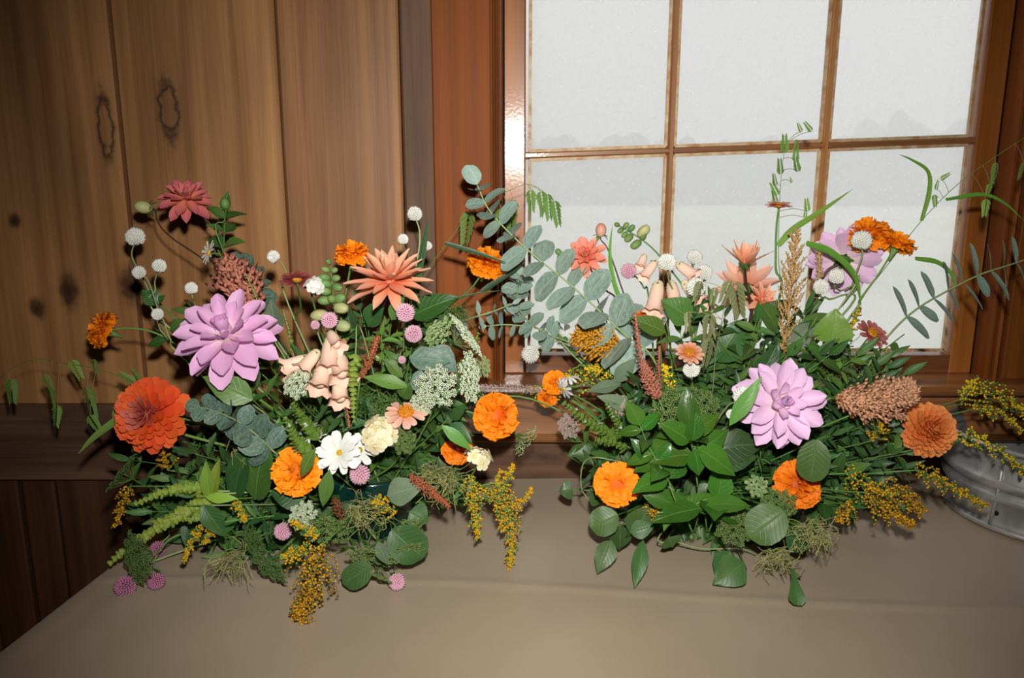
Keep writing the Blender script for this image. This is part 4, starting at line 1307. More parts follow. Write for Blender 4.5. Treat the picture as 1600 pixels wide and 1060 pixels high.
# ================================================================== left bouquet: flowers
S = 'L'
flower('dahlia', 'small rose and peach dahlia on a dark stem above everything in the left bouquet', S, 291, 313, 78, (.2, .75, .62), head_dahlia, [(322, 344), (345, 372), (352, 420)], Y=-.20, stem='stem_dark', mat='rose_bronze_petal',
       rings=[(8, 1.0, 112, .46, -.3), (9, .98, 92, .46, -.1), (9, .84, 70, .44, .2), (7, .6, 45, .44, .3), (5, .4, 20, .5, .4)])
flower('dahlia_bud', 'plump olive dahlia bud turned to the plank wall on a thin dark stem', S, 229, 325, 20, (-.85, .15, .4), head_bud, [(246, 346), (266, 370), (318, 406), (352, 440)], Y=-.19, stem='stem_dark', r=.0016, mat='bud_pale')
for px, py, D, n, wps, lab in [
    (212, 372, 31, (-.1, .9, .45), [(206, 400), (222, 432), (245, 480), (272, 540)], 'white globe amaranth highest on the far left of the left bouquet'),
    (218, 427, 22, (-.3, .7, .6), [(232, 440), (250, 490), (285, 550)], 'white globe amaranth just below the highest white one, left of a stem'),
    (249, 417, 23, (.2, .9, .4), [(244, 432), (243, 452), (262, 510)], 'white globe amaranth above a dark round leaf on the left edge'),
    (299, 452, 21, (0, .95, .3), [(303, 472), (310, 490), (312, 520)], 'flat white globe amaranth standing just above the large pink dahlia'),
    (247, 492, 20, (-.3, .6, .7), [(256, 502), (266, 530), (296, 570)], 'small white globe amaranth above the orange zinnia, lowest on that stem'),
    (428, 402, 21, (-.5, .7, .5), [(440, 412), (448, 430), (452, 480)], 'white globe amaranth drooping beside a plank joint in the left bouquet'),
    (648, 336, 25, (.05, .9, .45), [(656, 365), (652, 405), (640, 450)], 'white globe amaranth highest over the peach dahlia against grey board'),
    (630, 375, 18, (0, .9, .45), [(636, 395), (643, 415), (640, 455)], 'small white globe amaranth just left of a dark grass blade'),
    (668, 385, 15, (.3, .8, .5), [(664, 400), (655, 430), (642, 460)], 'tiny white globe amaranth peeping behind the dark grass blade')]:
    flower('globe_amaranth', lab, S, px, py, D, n, head_gomphrena, wps, stem='stem_pale', r=.0017, mat='gomphrena_white', dy=.05)
for px, py, D, n, wps, lab, mt in [
    (515, 501, 27, (0, .3, .95), [(517, 530), (520, 570)], 'pink globe amaranth below the green snapdragon buds', 'gomphrena_pink'),
    (493, 508, 15, (-.3, .3, .9), [(500, 530)], 'tiny dull pink globe amaranth left of a larger pink one', 'gomphrena_pink'),
    (634, 489, 31, (-.1, .35, .93), [(618, 490), (605, 505), (597, 540)], 'pink globe amaranth upper of a touching pair under the peach dahlia', 'gomphrena_pink'),
    (646, 522, 29, (.1, .1, .98), [(632, 525), (630, 548), (622, 570)], 'pink globe amaranth lower of a touching pair under the peach dahlia', 'gomphrena_pink'),
    (628, 563, 13, (0, .7, .7), [(630, 578), (626, 595)], 'tiny rose globe amaranth bud above a round green leaf', 'gomphrena_pink'),
    (562, 740, 34, (.1, -.75, .6), [(560, 715), (552, 700)], 'pink globe amaranth nodding right under the white daisies', 'gomphrena_pink'),
    (442, 829, 29, (.15, -.7, .65), [(440, 808), (450, 790), (505, 770)], 'pink globe amaranth nodding below the lower orange marigold', 'gomphrena_pink'),
    (620, 908, 28, (.25, -.6, .7), [(615, 885), (598, 855), (570, 810)], 'pale pink globe amaranth touching the tablecloth at the right of the left bouquet', 'gomphrena_pink'),
    (197, 916, 34, (-.1, .3, .9), [(215, 900), (260, 870)], 'dark magenta globe amaranth at the cloth corner, farthest left', 'gomphrena_magenta'),
    (245, 907, 28, (0, -.5, .8), [(240, 886), (252, 860), (300, 830)], 'pink globe amaranth lying beside the dark magenta one on the cloth', 'gomphrena_magenta'),
    (247, 858, 25, (0, .1, .95), [(262, 840), (300, 820)], 'dim magenta globe amaranth in shade under the lime spikes', 'gomphrena_magenta')]:
    flower('globe_amaranth', lab, S, px, py, D, n, head_gomphrena, wps, stem='stem_pale', r=.0016, mat=mt, lift=.014)
flower('dinner_plate_dahlia', 'large orchid pink dahlia in the upper left of the left bouquet', S, 358, 528, 152, (-.05, .62, .78), head_dahlia, [(375, 600)], Y=-.38, mat='orchid_pink_petal', r=.003)
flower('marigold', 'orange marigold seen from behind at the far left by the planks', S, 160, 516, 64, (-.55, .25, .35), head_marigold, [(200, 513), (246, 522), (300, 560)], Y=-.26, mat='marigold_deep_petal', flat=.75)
flower('zinnia', 'double scarlet orange zinnia at the left edge of the left bouquet', S, 233, 648, 114, (-.06, .14, .98), head_fib, [(290, 680)], Y=-.36, mat='scarlet_orange_petal', n=104, inner='dusky_inner_petal', inner_n=26, t1=108, l0=.22, l1=.98, shape='spoon', wl=.36, curl=.25, cup=.25, dome=.5, r=.003, t0=2)
flower('daisy', 'small white daisy seen side on below the tall bud sprig', S, 326, 395, 40, (-.6, .2, .65), head_daisy, [(345, 400), (360, 430)], mat='white_petal', n=11, wl=.26, dy=.06)
flower('marigold', 'orange marigold left of the peach dahlia on a flaring green neck', S, 550, 398, 60, (.08, .93, .42), head_marigold, [(540, 460), (532, 500)], Y=-.30, flat=.7, neck=.045)
flower('dahlia', 'peach dahlia with pointed petals near the top of the left bouquet', S, 610, 443, 128, (.0, .92, .42), head_dahlia, [(598, 480), (590, 530)], Y=-.33, stem='stem_dark', r=.003, mat='peach_petal', shape='pointed',
       rings=[(9, 1.0, 108, .34, -.1), (11, 1.0, 88, .33, .1), (11, .9, 68, .33, .2), (9, .78, 48, .33, .3), (7, .58, 28, .36, .4), (5, .42, 10, .4, .4)])
flower('marigold', 'orange marigold before the window casing, a grass blade across it', S, 762, 412, 68, (.25, .6, .35), head_marigold, [(735, 452), (700, 480), (650, 540)], Y=-.20, mat='marigold_petal', flat=.75, neck=.05)
flower('zinnia', 'faded maroon zinnia seen from the side left of the snapdragon', S, 464, 437, 54, (-.1, .92, -.28), head_daisy, [(470, 480), (472, 530)], mat='maroon_zinnia_petal', n=15, wl=.4, tilt=92, rows=2, eye='zinnia_disc', eye_r=.3, dy=.02)
flower('phlox', 'small white phlox cluster between maroon zinnia and snapdragon buds', S, 491, 447, 38, (.1, .5, .85), head_phlox, [(494, 490)], mat='white_petal', n=6, fr=.5, dy=.02)
flower('phlox', 'cream phlox cluster right of the white daisies', S, 594, 678, 74, (.0, .35, .94), head_phlox, [(580, 720)], Y=-.42, mat='cream_petal', n=9, fr=.44)
flower('zinnia', 'blush zinnia with a golden domed eye above the cream phlox', S, 634, 645, 60, (.05, .8, .55), head_daisy, [(630, 690), (610, 730)], Y=-.41, mat='blush_petal', n=12, wl=.46, tilt=92, eye='zinnia_disc', eye_r=.42, dome=.55, stamens=True, rows=1)
flower('daisy', 'white daisy with a small yellow eye beside the lower marigold', S, 531, 708, 76, (-.12, .3, .94), head_daisy, [(560, 740)], Y=-.43, mat='white_petal', n=10, wl=.42, tilt=74, eye_r=.15, rows=2)
flower('daisy', 'white daisy overlapped from the left by its twin', S, 562, 704, 60, (.35, .4, .8), head_daisy, [(572, 740)], Y=-.415, mat='white_petal', n=9, wl=.46, tilt=70, eye_r=.14)
flower('marigold', 'orange marigold low in the left bouquet with a leaf lying across it', S, 463, 736, 84, (-.1, .3, .94), head_marigold, [(490, 780)], Y=-.44, flat=.5, r=.003)
flower('marigold', 'oval orange marigold reaching right toward the sill', S, 777, 650, 80, (.45, .12, .8), head_marigold, [(740, 612), (700, 600), (655, 615)], Y=-.30, flat=.55, n=110)
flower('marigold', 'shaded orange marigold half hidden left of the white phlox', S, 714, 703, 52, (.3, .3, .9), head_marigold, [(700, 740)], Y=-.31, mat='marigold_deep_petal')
flower('phlox', 'white and cream phlox seen side on above the drooping goldenrod', S, 748, 719, 60, (.25, .85, .3), head_phlox, [(735, 745), (700, 780)], Y=-.36, mat='cream_petal', n=8, fr=.42)
flower('lace_flower', 'green seed head of lace on the bare rail right of the marigold', S, 822, 690, 50, (.7, -.5, -.2), head_umbel, [(790, 668), (760, 655), (700, 650)], Y=-.24, mat='lace_cream_green', n=18, curve=-.25, depth=.8, m=12, fl=.05)
for px, py, D, n, wps, Y, mt, curve, lab in [
    (686, 520, 54, (-.5, .5, .6), [(700, 560)], -.33, 'lace_cream_green', .3, 'pale green lace cap below the peach dahlia and right of the pink pair'),
    (728, 525, 74, (.75, .55, .1), [(700, 545), (680, 590)], -.30, 'lace_white', .1, 'white lace cap seen edge on, upper one at the right side'),
    (733, 590, 78, (.85, .1, .3), [(700, 590), (672, 600)], -.33, 'lace_white', .1, 'white lace cap seen edge on, lower one beside the sill'),
    (682, 605, 66, (.1, .3, .9), [(680, 650)], -.40, 'lace_white', .4, 'white lace cap facing out above the blush zinnia'),
    (660, 628, 40, (-.3, .0, .95), [(668, 660)], -.40, 'lace_white', .3, 'small white lace cap touching the top of the blush zinnia'),
    (752, 572, 36, (.6, .2, .6), [(735, 580), (700, 600)], -.24, 'lace_cream_green', .3, 'small shaded lace cap at the window casing'),
    (466, 598, 50, (-.2, .35, .9), [(480, 640)], -.41, 'lace_white', .3, 'white lace cap left of the peach snapdragon'),
    (474, 806, 44, (-.1, .2, .95), [(490, 790)], -.46, 'lace_white', .3, 'white lace cap below the low marigold beside goldenrod'),
    (510, 832, 70, (.15, -.55, .7), [(520, 805)], -.46, 'lace_green', -.2, 'drooping green lace head above the forward goldenrod'),
    (580, 873, 76, (-.1, -.75, .5), [(565, 845), (560, 815)], -.46, 'lace_green', -.15, 'drooping green lace head, longest at the bottom of the left bouquet'),
    (590, 902, 50, (-.35, -.8, .3), [(585, 880), (575, 850)], -.46, 'lace_green', -.1, 'small green lace head left of the lowest pink amaranth'),
    (640, 830, 46, (.5, -.2, .7), [(610, 815)], -.42, 'lace_green', .1, 'dense olive lace head over the broad leaves at right'),
    (640, 862, 44, (.2, -.6, .6), [(620, 835)], -.44, 'lace_green', -.2, 'olive lace head below the broad round leaf at right'),
    (190, 738, 64, (-.75, .55, .2), [(230, 760), (280, 770)], -.36, 'lace_fern', -.1, 'closed dark green lace head standing below the orange zinnia'),
    (215, 872, 78, (-.55, -.1, .75), [(250, 860), (300, 830)], -.47, 'lace_fern', .1, 'feathery green lace head under the lime spikes on the cloth'),
    (420, 888, 66, (-.4, -.55, .6), [(440, 860), (480, 830)], -.48, 'lace_fern', -.1, 'feathery green lace head left of the forward goldenrod'),
    (395, 845, 50, (-.5, -.2, .8), [(430, 830)], -.44, 'lace_fern', .1, 'small feathery green lace head right of the thread tufts'),
    (630, 690, 40, (.2, .3, .9), [(625, 720)], -.42, 'lace_green', .3, 'loose green lace tuft right of the cream phlox')]:
    flower('lace_flower', lab, S, px, py, D, n, head_umbel, wps, Y=Y, stem='stem_green', r=.0013, mat=mt, curve=curve, lift=.012)

# snapdragon with peach bells
def snapdragon(label, side, spine, buds, bells, Y, bell_mat='bell_petal', dyb=-.02):
    k = rng()
    path, i0 = px_path(side, spine, Y, k=k)
    o = thing('snapdragon', label, 'flower', path[0])
    stem_part(o, path, .0022, 'stem_green', taper=.5)
    for (x, y, D, dx, dyy) in buds:
        p = at(x, y, side, Y - .004); near = min(path, key=lambda q: (q - p).length)
        pod(o, near.lerp(p, .35), (p - near) + NV((dx, dyy, .5)) * .006, D * m_per_px(p) / 2, k, 'bud_green' if D < 17 else 'bud_pale')
    for (x, y, D, Lp, n) in bells:
        p = at(x, y, side, Y + dyb); s = m_per_px(p)
        bell(o, p, NV(n), Lp * s, D * s / 2 * 1.02, k, bell_mat)
    return o
snapdragon('peach snapdragon with green buds at its tip in the middle of the left bouquet', S, [(540, 650), (527, 540), (522, 480), (516, 412)],
           [(514, 414, 9, 0, 1), (509, 422, 10, -1, .5), (520, 424, 10, 1, .5), (508, 434, 12, -1, .3), (522, 436, 12, 1, .3), (512, 445, 13, -.5, .3), (524, 450, 14, 1, .2), (508, 455, 14, -1, .2), (528, 466, 16, 1, 0), (508, 470, 15, -1, 0), (520, 468, 14, 0, 0),
            (528, 481, 19, 1, -.1), (488, 494, 19, -1, -.2), (530, 508, 20, 1, -.3)],
           [(497, 548, 26, 42, (-.5, -.75, .45)), (484, 560, 26, 44, (-.88, -.35, .35)), (517, 528, 30, 58, (.05, -.85, .5)), (528, 552, 34, 52, (.3, -.8, .6)), (510, 560, 34, 58, (-.1, -.85, .55)), (530, 590, 32, 46, (.15, -.85, .5)), (515, 520, 24, 40, (.5, -.6, .6))], -.37)

# celosia, spikes, grasses
celosia('rosy feathered celosia with many points behind the large pink dahlia', S, [(398, 500), (380, 458), (356, 412)], 100, 'celosia_rose', -.27, 70, 7, blen=.26, fat=1.0, lean=1.3)
celosia('slim rust celosia spike right of the peach snapdragon', S, [(562, 592), (578, 562), (590, 527)], 22, 'celosia_bronze', -.40, 46, 5, fat=.9, blen=.5)
celosia('rust pink celosia spike pointing down right over the fern threads', S, [(638, 742), (668, 765), (700, 790)], 26, 'celosia_bronze', -.43, 44, 5, fat=.9, blen=.45)
celosia('small brown celosia tuft deep under the white daisies', S, [(534, 824), (530, 800), (524, 782)], 28, 'celosia_brown', -.43, 26, 5)
celosia('slim rose celosia spike hanging under the snapdragon bells', S, [(538, 620), (543, 645), (546, 668)], 13, 'celosia_rose', -.40, 28, 4, blen=.5)
spike('yellow green bell spike hanging right of the snapdragon', S, [(556, 548), (552, 590), (552, 625), (553, 660)], 24, 'bract_lime', 14, Y=-.43, wps=[(566, 520)], name='bells_of_ireland', big=1.1)
spike('lime bell spike arching down to the cloth, longest on the left', S, [(348, 772), (290, 800), (225, 838), (172, 880)], 38, 'bract_lime', 22, Y=-.42, name='bells_of_ireland', big=1.05)
spike('lime bell spike lying above the longest one on the left', S, [(345, 768), (300, 762), (255, 770), (212, 788)], 32, 'bract_lime', 16, Y=-.41, name='bells_of_ireland', big=1.05)
spike('short lime bell spike at the base of the two long ones', S, [(330, 790), (318, 802), (298, 812)], 34, 'bract_lime', 7, Y=-.44, name='bells_of_ireland')
spike('bright green basil flower spike with white specks above the low marigold', S, [(500, 690), (480, 665), (458, 632)], 38, 'bract_green', 14, white=5, Y=-.43)
spike('broad green basil flower spike beside the low marigold top', S, [(490, 710), (465, 690), (446, 655)], 36, 'bract_green', 12, white=4, Y=-.44)
spike('thin yellow green flower spike beside the rosy celosia', S, [(412, 505), (402, 470), (384, 428)], 17, 'bract_lime', 10, Y=-.30)
spike('thin yellow green flower spike above the snapdragon bells at left', S, [(458, 555), (452, 520), (442, 484)], 15, 'bract_lime', 10, Y=-.31)
spike('bright green basil spike at the lace caps on the right side', S, [(715, 580), (735, 555), (748, 520)], 26, 'bract_green', 9, white=4, Y=-.29)
for lab, pts, w_, Y, mt, n in [
    ('goldenrod plume hanging farthest right of the left bouquet', [(775, 755), (795, 790), (800, 840), (796, 885)], 28, -.37, 'goldenrod_yellow', 26),
    ('goldenrod plume hanging straight below the white phlox', [(735, 742), (740, 785), (748, 840)], 26, -.38, 'goldenrod_yellow', 22),
    ('goldenrod curl rising at the right end over the cloth', [(790, 785), (815, 785), (832, 762)], 14, -.36, 'goldenrod_yellow', 9),
    ('goldenrod curl standing upright against the weathered rail', [(785, 765), (793, 745), (803, 726)], 15, -.33, 'goldenrod_yellow', 9),
    ('goldenrod tuft inside a curl of plumes beside the phlox', [(765, 780), (770, 770), (782, 735)], 18, -.35, 'goldenrod_yellow', 10),
    ('goldenrod plume in the second fold beside the farthest right one', [(760, 760), (785, 800), (785, 830)], 20, -.365, 'goldenrod_yellow', 14),
    ('rust tipped goldenrod drooping forward, lowest on the cloth', [(505, 850), (495, 885), (482, 930), (466, 964)], 62, -.52, 'goldenrod_rust', 30),
    ('goldenrod side plume lying left above the forward rust one', [(495, 862), (465, 862), (440, 872)], 24, -.50, 'goldenrod_yellow', 12),
    ('goldenrod side plume at the green lace heads', [(500, 835), (480, 830), (455, 812)], 16, -.48, 'goldenrod_yellow', 9),
    ('goldenrod wisp behind the fern threads low at right', [(620, 800), (598, 790), (585, 782)], 28, -.41, 'goldenrod_yellow', 10),
    ('goldenrod wisp right of the dark broad leaf', [(372, 780), (376, 800), (384, 815)], 12, -.42, 'goldenrod_yellow', 8),
    ('goldenrod wisp hanging to the cloth under the lime spikes', [(318, 820), (300, 845), (286, 880)], 15, -.45, 'goldenrod_yellow', 9),
    ('short goldenrod wisp under the curled olive leaf', [(335, 820), (328, 832), (320, 850)], 13, -.44, 'goldenrod_yellow', 7),
    ('dim goldenrod hanging against the dark planks at left', [(205, 760), (190, 790), (182, 822)], 20, -.34, 'goldenrod_rust', 10),
    ('goldenrod behind the orange zinnia', [(262, 735), (255, 715), (258, 695)], 22, -.31, 'goldenrod_rust', 8)]:
    goldenrod(lab, S, pts, w_, mt, Y, int(n * 1.4), 14, mat2='stem_green' if mt == 'goldenrod_yellow' else 'goldenrod_yellow', leaves=2)
oats('sea oats arching left across the planks with hanging green spikelets', S, [(255, 640), (215, 600), (150, 577), (100, 568), (60, 562), (25, 572), (0, 592)],
     [((17, 593), (20, 627)), ((70, 587), (80, 607)), ((78, 606), (84, 635)), ((90, 634), (88, 664)), ((112, 564), (126, 590)), ((146, 562), (152, 584)), ((136, 606), (147, 646)), ((140, 650), (156, 674)), ((210, 598), (188, 584)), ((222, 600), (208, 580))], Y=-.22)
blade('thin green grass blade pointing down left from the orange zinnia', S, [(215, 640), (178, 660), (145, 685), (122, 710)], 14, 'oat_green', -.33)
blade('dark grass blade standing upright right of the peach dahlia', S, [(648, 470), (656, 420), (664, 375), (669, 342)], 12, 'grass_dark', -.30, nrm=(.5, .3, .7))
blade('dark grass blade crossing the marigold at the casing', S, [(695, 380), (745, 395), (793, 411)], 8, 'grass_dark', -.27, root=False)
blade('dark grass blade rising right to the window below the marigold', S, [(752, 456), (770, 444), (795, 428), (822, 408)], 10, 'grass_dark', -.22, root=False)
blade('thin grass blade level below the marigold at the casing', S, [(660, 500), (720, 465), (790, 453)], 4, 'grass_dark', -.24)
oats('thin sea oats stem by the window casing with green spikelets', S, [(640, 480), (670, 420), (725, 345), (762, 312), (800, 296), (822, 287)],
     [((732, 332), (726, 378)), ((784, 328), (776, 358)), ((802, 313), (800, 345)), ((799, 340), (798, 372)), ((777, 330), (781, 350)), ((829, 298), (831, 328)), ((845, 300), (850, 332)), ((855, 304), (858, 340)), ((866, 315), (872, 350)), ((848, 322), (846, 338))], Y=-.16)

# eucalyptus of the left bouquet
eucalyptus('silver eucalyptus sprig with crowded round leaves under the pink dahlia', S, [(440, 715), (412, 690), (380, 664), (345, 646), (312, 636)], 46, 10, -.41, 'leaf_eucalyptus_deep', t0=.1, tip=.55, edge=.8, face=True)
eucalyptus('blue grey eucalyptus tip behind the rosy celosia', S, [(412, 500), (402, 460), (388, 425), (374, 408)], 36, 6, -.23, 'leaf_eucalyptus_deep', tip=.5)
eucalyptus('small eucalyptus sprig in front of the casing below the marigold', S, [(690, 520), (730, 500), (770, 487), (800, 475)], 36, 5, -.22, 'leaf_eucalyptus', shape='lance', wl=.4)
for base, tip, w_, lab, mt, sh, Y in [
    ((672, 545), (712, 580), 44, 'grey round leaf amid the lace caps, upper one', 'leaf_eucalyptus_deep', 'ovate', -.36),
    ((640, 560), (700, 566), 40, 'grey leaf left of the upper grey round leaf', 'leaf_eucalyptus_deep', 'ovate', -.37),
    ((640, 592), (672, 602), 34, 'grey leaf above the white facing lace cap', 'leaf_eucalyptus_deep', 'ovate', -.39),
    ((385, 700), (366, 800), 46, 'broad dark green leaf hanging in the shade below the eucalyptus', 'leaf_deep', 'ovate', -.40),
    ((330, 785), (322, 722), 24, 'lime green leaf standing up beside the broad dark leaf, left one', 'leaf_lime', 'lance', -.42),
    ((330, 785), (344, 718), 22, 'lime green leaf standing up beside the broad dark leaf, right one', 'leaf_lime', 'lance', -.42),
    ((322, 778), (370, 780), 18, 'lime leaf lying level over the curled olive leaf', 'leaf_lime', 'lance', -.44),
    ((318, 790), (352, 838), 34, 'curled olive leaf hanging above the cloth', 'leaf_mid', 'ovate', -.45),
    ((395, 625), (320, 590), 46, 'broad toothed leaf right under the pink dahlia', 'leaf_mid', 'ovate', -.40),
    ((432, 520), (424, 470), 32, 'pale grey green leaf standing right of the pink dahlia', 'leaf_grey', 'ovate', -.31),
    ((400, 780), (415, 700), 60, 'round green leaf behind the low marigold', 'leaf_mid', 'disc', -.41),
    ((478, 778), (424, 770), 46, 'shaded leaf under the low marigold', 'leaf_deep', 'ovate', -.43),
    ((492, 702), (472, 745), 22, 'leaf lying across the low marigold', 'leaf_fresh', 'lance', -.485),
    ((515, 735), (505, 790), 24, 'narrow leaf right of the low marigold', 'leaf_mid', 'lance', -.45),
    ((612, 828), (660, 870), 60, 'broad round leaf low at the right of the left bouquet', 'leaf_clematis', 'disc', -.43),
    ((640, 800), (668, 815), 46, 'broad green leaf tucked above the cloth at right', 'leaf_clematis', 'ovate', -.38),
    ((605, 775), (660, 760), 46, 'broad grey green leaf right of the fern threads', 'leaf_grey', 'ovate', -.42),
    ((580, 885), (538, 912), 40, 'round dark leaf resting on the cloth at the front', 'leaf_deep', 'disc', -.47),
    ((590, 848), (606, 882), 22, 'small folded leaf near the lowest pink amaranth', 'leaf_grey', 'ovate', -.475),
    ((690, 665), (735, 702), 20, 'bright narrow leaf above the shaded marigold', 'leaf_fresh', 'lance', -.40),
    ((628, 590), (600, 560), 22, 'green leaf behind the rust celosia spike', 'leaf_mid', 'lance', -.37),
    ((640, 600), (628, 620), 34, 'round green leaf left of the facing lace cap', 'leaf_mid', 'disc', -.41),
    ((638, 605), (570, 590), 24, 'long level leaf below the rust celosia', 'leaf_fresh', 'lance', -.41),
    ((642, 495), (715, 465), 44, 'broad green leaf right of the peach dahlia', 'leaf_mid', 'ovate', -.28),
    ((555, 530), (540, 475), 34, 'dark leaf under the marigold near the peach dahlia', 'leaf_deep', 'ovate', -.30),
    ((575, 510), (600, 470), 40, 'dark leaf under the peach dahlia', 'leaf_deep', 'ovate', -.29),
    ((612, 500), (632, 462), 26, 'green leaf touching the peach dahlia from below', 'leaf_mid', 'ovate', -.36),
    ((248, 475), (222, 455), 28, 'dark round leaf on the white amaranth stem, left one', 'leaf_mid', 'ovate', -.24),
    ((248, 472), (258, 462), 14, 'dark small leaf on the white amaranth stem', 'leaf_mid', 'ovate', -.24),
    ((310, 490), (268, 484), 14, 'narrow leaf left of the flat white amaranth', 'leaf_mid', 'lance', -.24),
    ((310, 490), (332, 478), 16, 'narrow leaf right of the flat white amaranth', 'leaf_mid', 'lance', -.24),
    ((262, 530), (232, 540), 18, 'narrow leaf above the orange zinnia, left one', 'leaf_mid', 'lance', -.25),
    ((266, 516), (294, 500), 22, 'narrow leaf above the orange zinnia, right one', 'leaf_mid', 'ovate', -.25)]:
    single_leaf('broad_leaf' if w_ > 30 else 'leaf', lab, S, base, tip, w_, mt, sh, Y=Y, nrm=(rnd.uniform(-.3, .3), .35, .9))
leafy('leafy_sprig', 'tall leafy sprig with a green bud beside the small rose dahlia', 'L', [(370, 470), (352, 412), (350, 370), (352, 330)], 42, 3, 'leaf_mid', Y=-.21, t0=.45, wl=.62)
flower('dahlia_bud', 'tight green bud topping the tall leafy sprig', S, 352, 322, 14, (0, .95, .3), head_bud, [(351, 345), (352, 400)], Y=-.212, r=.0015, mat='bud_green', sep='leaf_fresh')

# thread tufts and fern threads
def thread_tuft(label, side, px, py, wpx, Y, mat='thread_straw', n=40, name='thread_tuft', hang=.3):
    k = rng(); p = at(px, py, side, Y, lift=.006); s = m_per_px(p) * wpx / 2
    r0 = root_point(side, k); sp_ = spline([r0, r0.lerp(p, .6) + V((0, 0, .01)), p], 4)
    o = thing(name, label, 'foliage', sp_[0])
    stem_part(o, sp_, .0010, 'stem_green', 4)
    mb = MB()
    for i in range(int(n * 1.6)):
        a = V((k.uniform(-1, 1), k.uniform(-.6, .6), k.uniform(-.6, .6))) * s * .5 + p
        d = V((k.uniform(-1, 1), k.uniform(-1, .3), k.uniform(-.8, .8))).normalized()
        b = a + d * s * k.uniform(.3, .7); c = b + V((k.uniform(-1, 1), k.uniform(-1, .4), k.uniform(-1, 1) - hang)) * s * .45
        q = spline([a, b, c], 3)
        q = [V((v.x, v.y, max(v.z, .7545))) for v in q]
        mb.tube(q, .0005, 3, cap=False)
    raw(o, 'threads', mb, mat, kind='stuff')
thread_tuft('tuft of curly pale threads on the cloth left of centre', S, 364, 876, 74, -.47)
thread_tuft('curly pale threads on the right side under the lace caps', S, 690, 745, 90, -.38, 'thread_straw', 70)
thread_tuft('curly green threads below the celosia near the vase', S, 570, 800, 90, -.41, 'thread_straw', 60)
thread_tuft('green threads left of the low marigold', S, 395, 700, 70, -.38, 'thread_straw', 46)
thread_tuft('fine green fern threads below the pink dahlia pair', S, 600, 625, 100, -.36, 'fern_thread', 80, 'fern_frond')
thread_tuft('fine green fern threads at the upper right near the casing', S, 700, 490, 80, -.26, 'fern_thread', 60, 'fern_frond')
# ================================================================== right bouquet: flowers
S = 'R'
for px, py, D, n, wps, lab, Y in [
    (1042, 412, 30, (.05, .9, .4), [(1046, 440), (1062, 475), (1085, 520)], 'white globe amaranth right of the snapdragon tip in front of the window', -.30),
    (1085, 404, 26, (.1, .9, .3), [(1083, 420), (1080, 450)], 'white globe amaranth before the pale field right of the nearest muntin', -.20),
    (1100, 428, 28, (0, .9, .4), [(1098, 450), (1095, 490)], 'half faded white globe amaranth low between its neighbours', -.22),
    (1087, 451, 32, (-.1, .8, .5), [(1092, 480), (1100, 520)], 'white globe amaranth just above the pale snapdragon bells', -.29),
    (1346, 378, 33, (.1, .95, .3), [(1347, 400), (1336, 430), (1320, 470)], 'white globe amaranth in front of the two marigolds', -.28),
    (1307, 434, 26, (0, .9, .4), [(1312, 455), (1318, 475)], 'white globe amaranth in front of the lavender dahlia', -.29),
    (1283, 450, 26, (-.2, .8, .5), [(1295, 468), (1305, 490)], 'white globe amaranth right of the straw plume', -.30),
    (1080, 578, 28, (.1, .5, .8), [(1082, 600), (1080, 640)], 'white globe amaranth below the small tan zinnia', -.36),
    (1161, 620, 32, (-.2, .5, .8), [(1140, 632), (1120, 660), (1105, 700)], 'white globe amaranth touching the big pink dahlia from the left', -.44),
    (1100, 683, 20, (0, .3, .9), [(1095, 700)], 'small white globe amaranth above the basil leaves', -.40),
    (1122, 688, 16, (.2, .3, .9), [(1110, 705)], 'tiny white globe amaranth between dahlia and basil', -.40),
    (1142, 648, 16, (0, .5, .8), [(1135, 665), (1120, 700)], 'tiny cream globe amaranth below the one touching the dahlia', -.42),
    (830, 553, 30, (-.7, -.3, .6), [(850, 540), (872, 534), (895, 545), (930, 575), (990, 620)], 'white globe amaranth nodding left over the sill on a hooked stem', -.17)]:
    flower('globe_amaranth', lab, S, px, py, D, n, head_gomphrena, wps, Y=Y, stem='stem_pale', r=.0017, mat='gomphrena_white')
flower('globe_amaranth', 'pink globe amaranth against the window left of the snapdragon', S, 983, 425, 26, (-.4, .5, .3), head_gomphrena, [(993, 432), (1006, 450), (1015, 480)], Y=-.24, stem='stem_green', r=.0015, mat='gomphrena_pink')
flower('dahlia', 'coral dahlia before the window at the left of the right bouquet', S, 916, 401, 62, (-.25, .35, .85), head_dahlia, [(925, 425), (945, 452), (980, 500)], Y=-.22, stem='stem_dark', r=.002, mat='coral_petal',
       rings=[(8, 1.0, 104, .48, -.3), (9, .96, 82, .46, .0), (9, .8, 60, .46, .2), (7, .55, 35, .46, .4), (4, .35, 12, .5, .4)])
flower('dahlia_bud', 'tan dahlia bud above the coral dahlia', S, 939, 364, 17, (.0, .95, .2), head_bud, [(950, 390), (968, 440), (985, 500)], Y=-.22, stem='stem_dark', r=.0015, mat='blush_petal', sep='leaf_fresh')
flower('dahlia_bud', 'small green bud left of the coral dahlia', S, 874, 396, 10, (-.5, .6, .4), head_bud, [(890, 410), (930, 460)], Y=-.19, r=.0012, mat='bud_green', sep='leaf_fresh')
flower('dahlia', 'half open apricot dahlia seen from the side before the window', S, 1164, 412, 84, (.05, .98, .15), head_dahlia, [(1166, 450), (1170, 520)], Y=-.27, stem='stem_dark', r=.003, mat='peach_petal', shape='pointed',
       rings=[(6, .98, 62, .34, .2), (8, .85, 38, .36, .4), (9, .62, 18, .42, .5), (8, .55, 10, .42, .5), (6, .45, 6, .4, .4)])
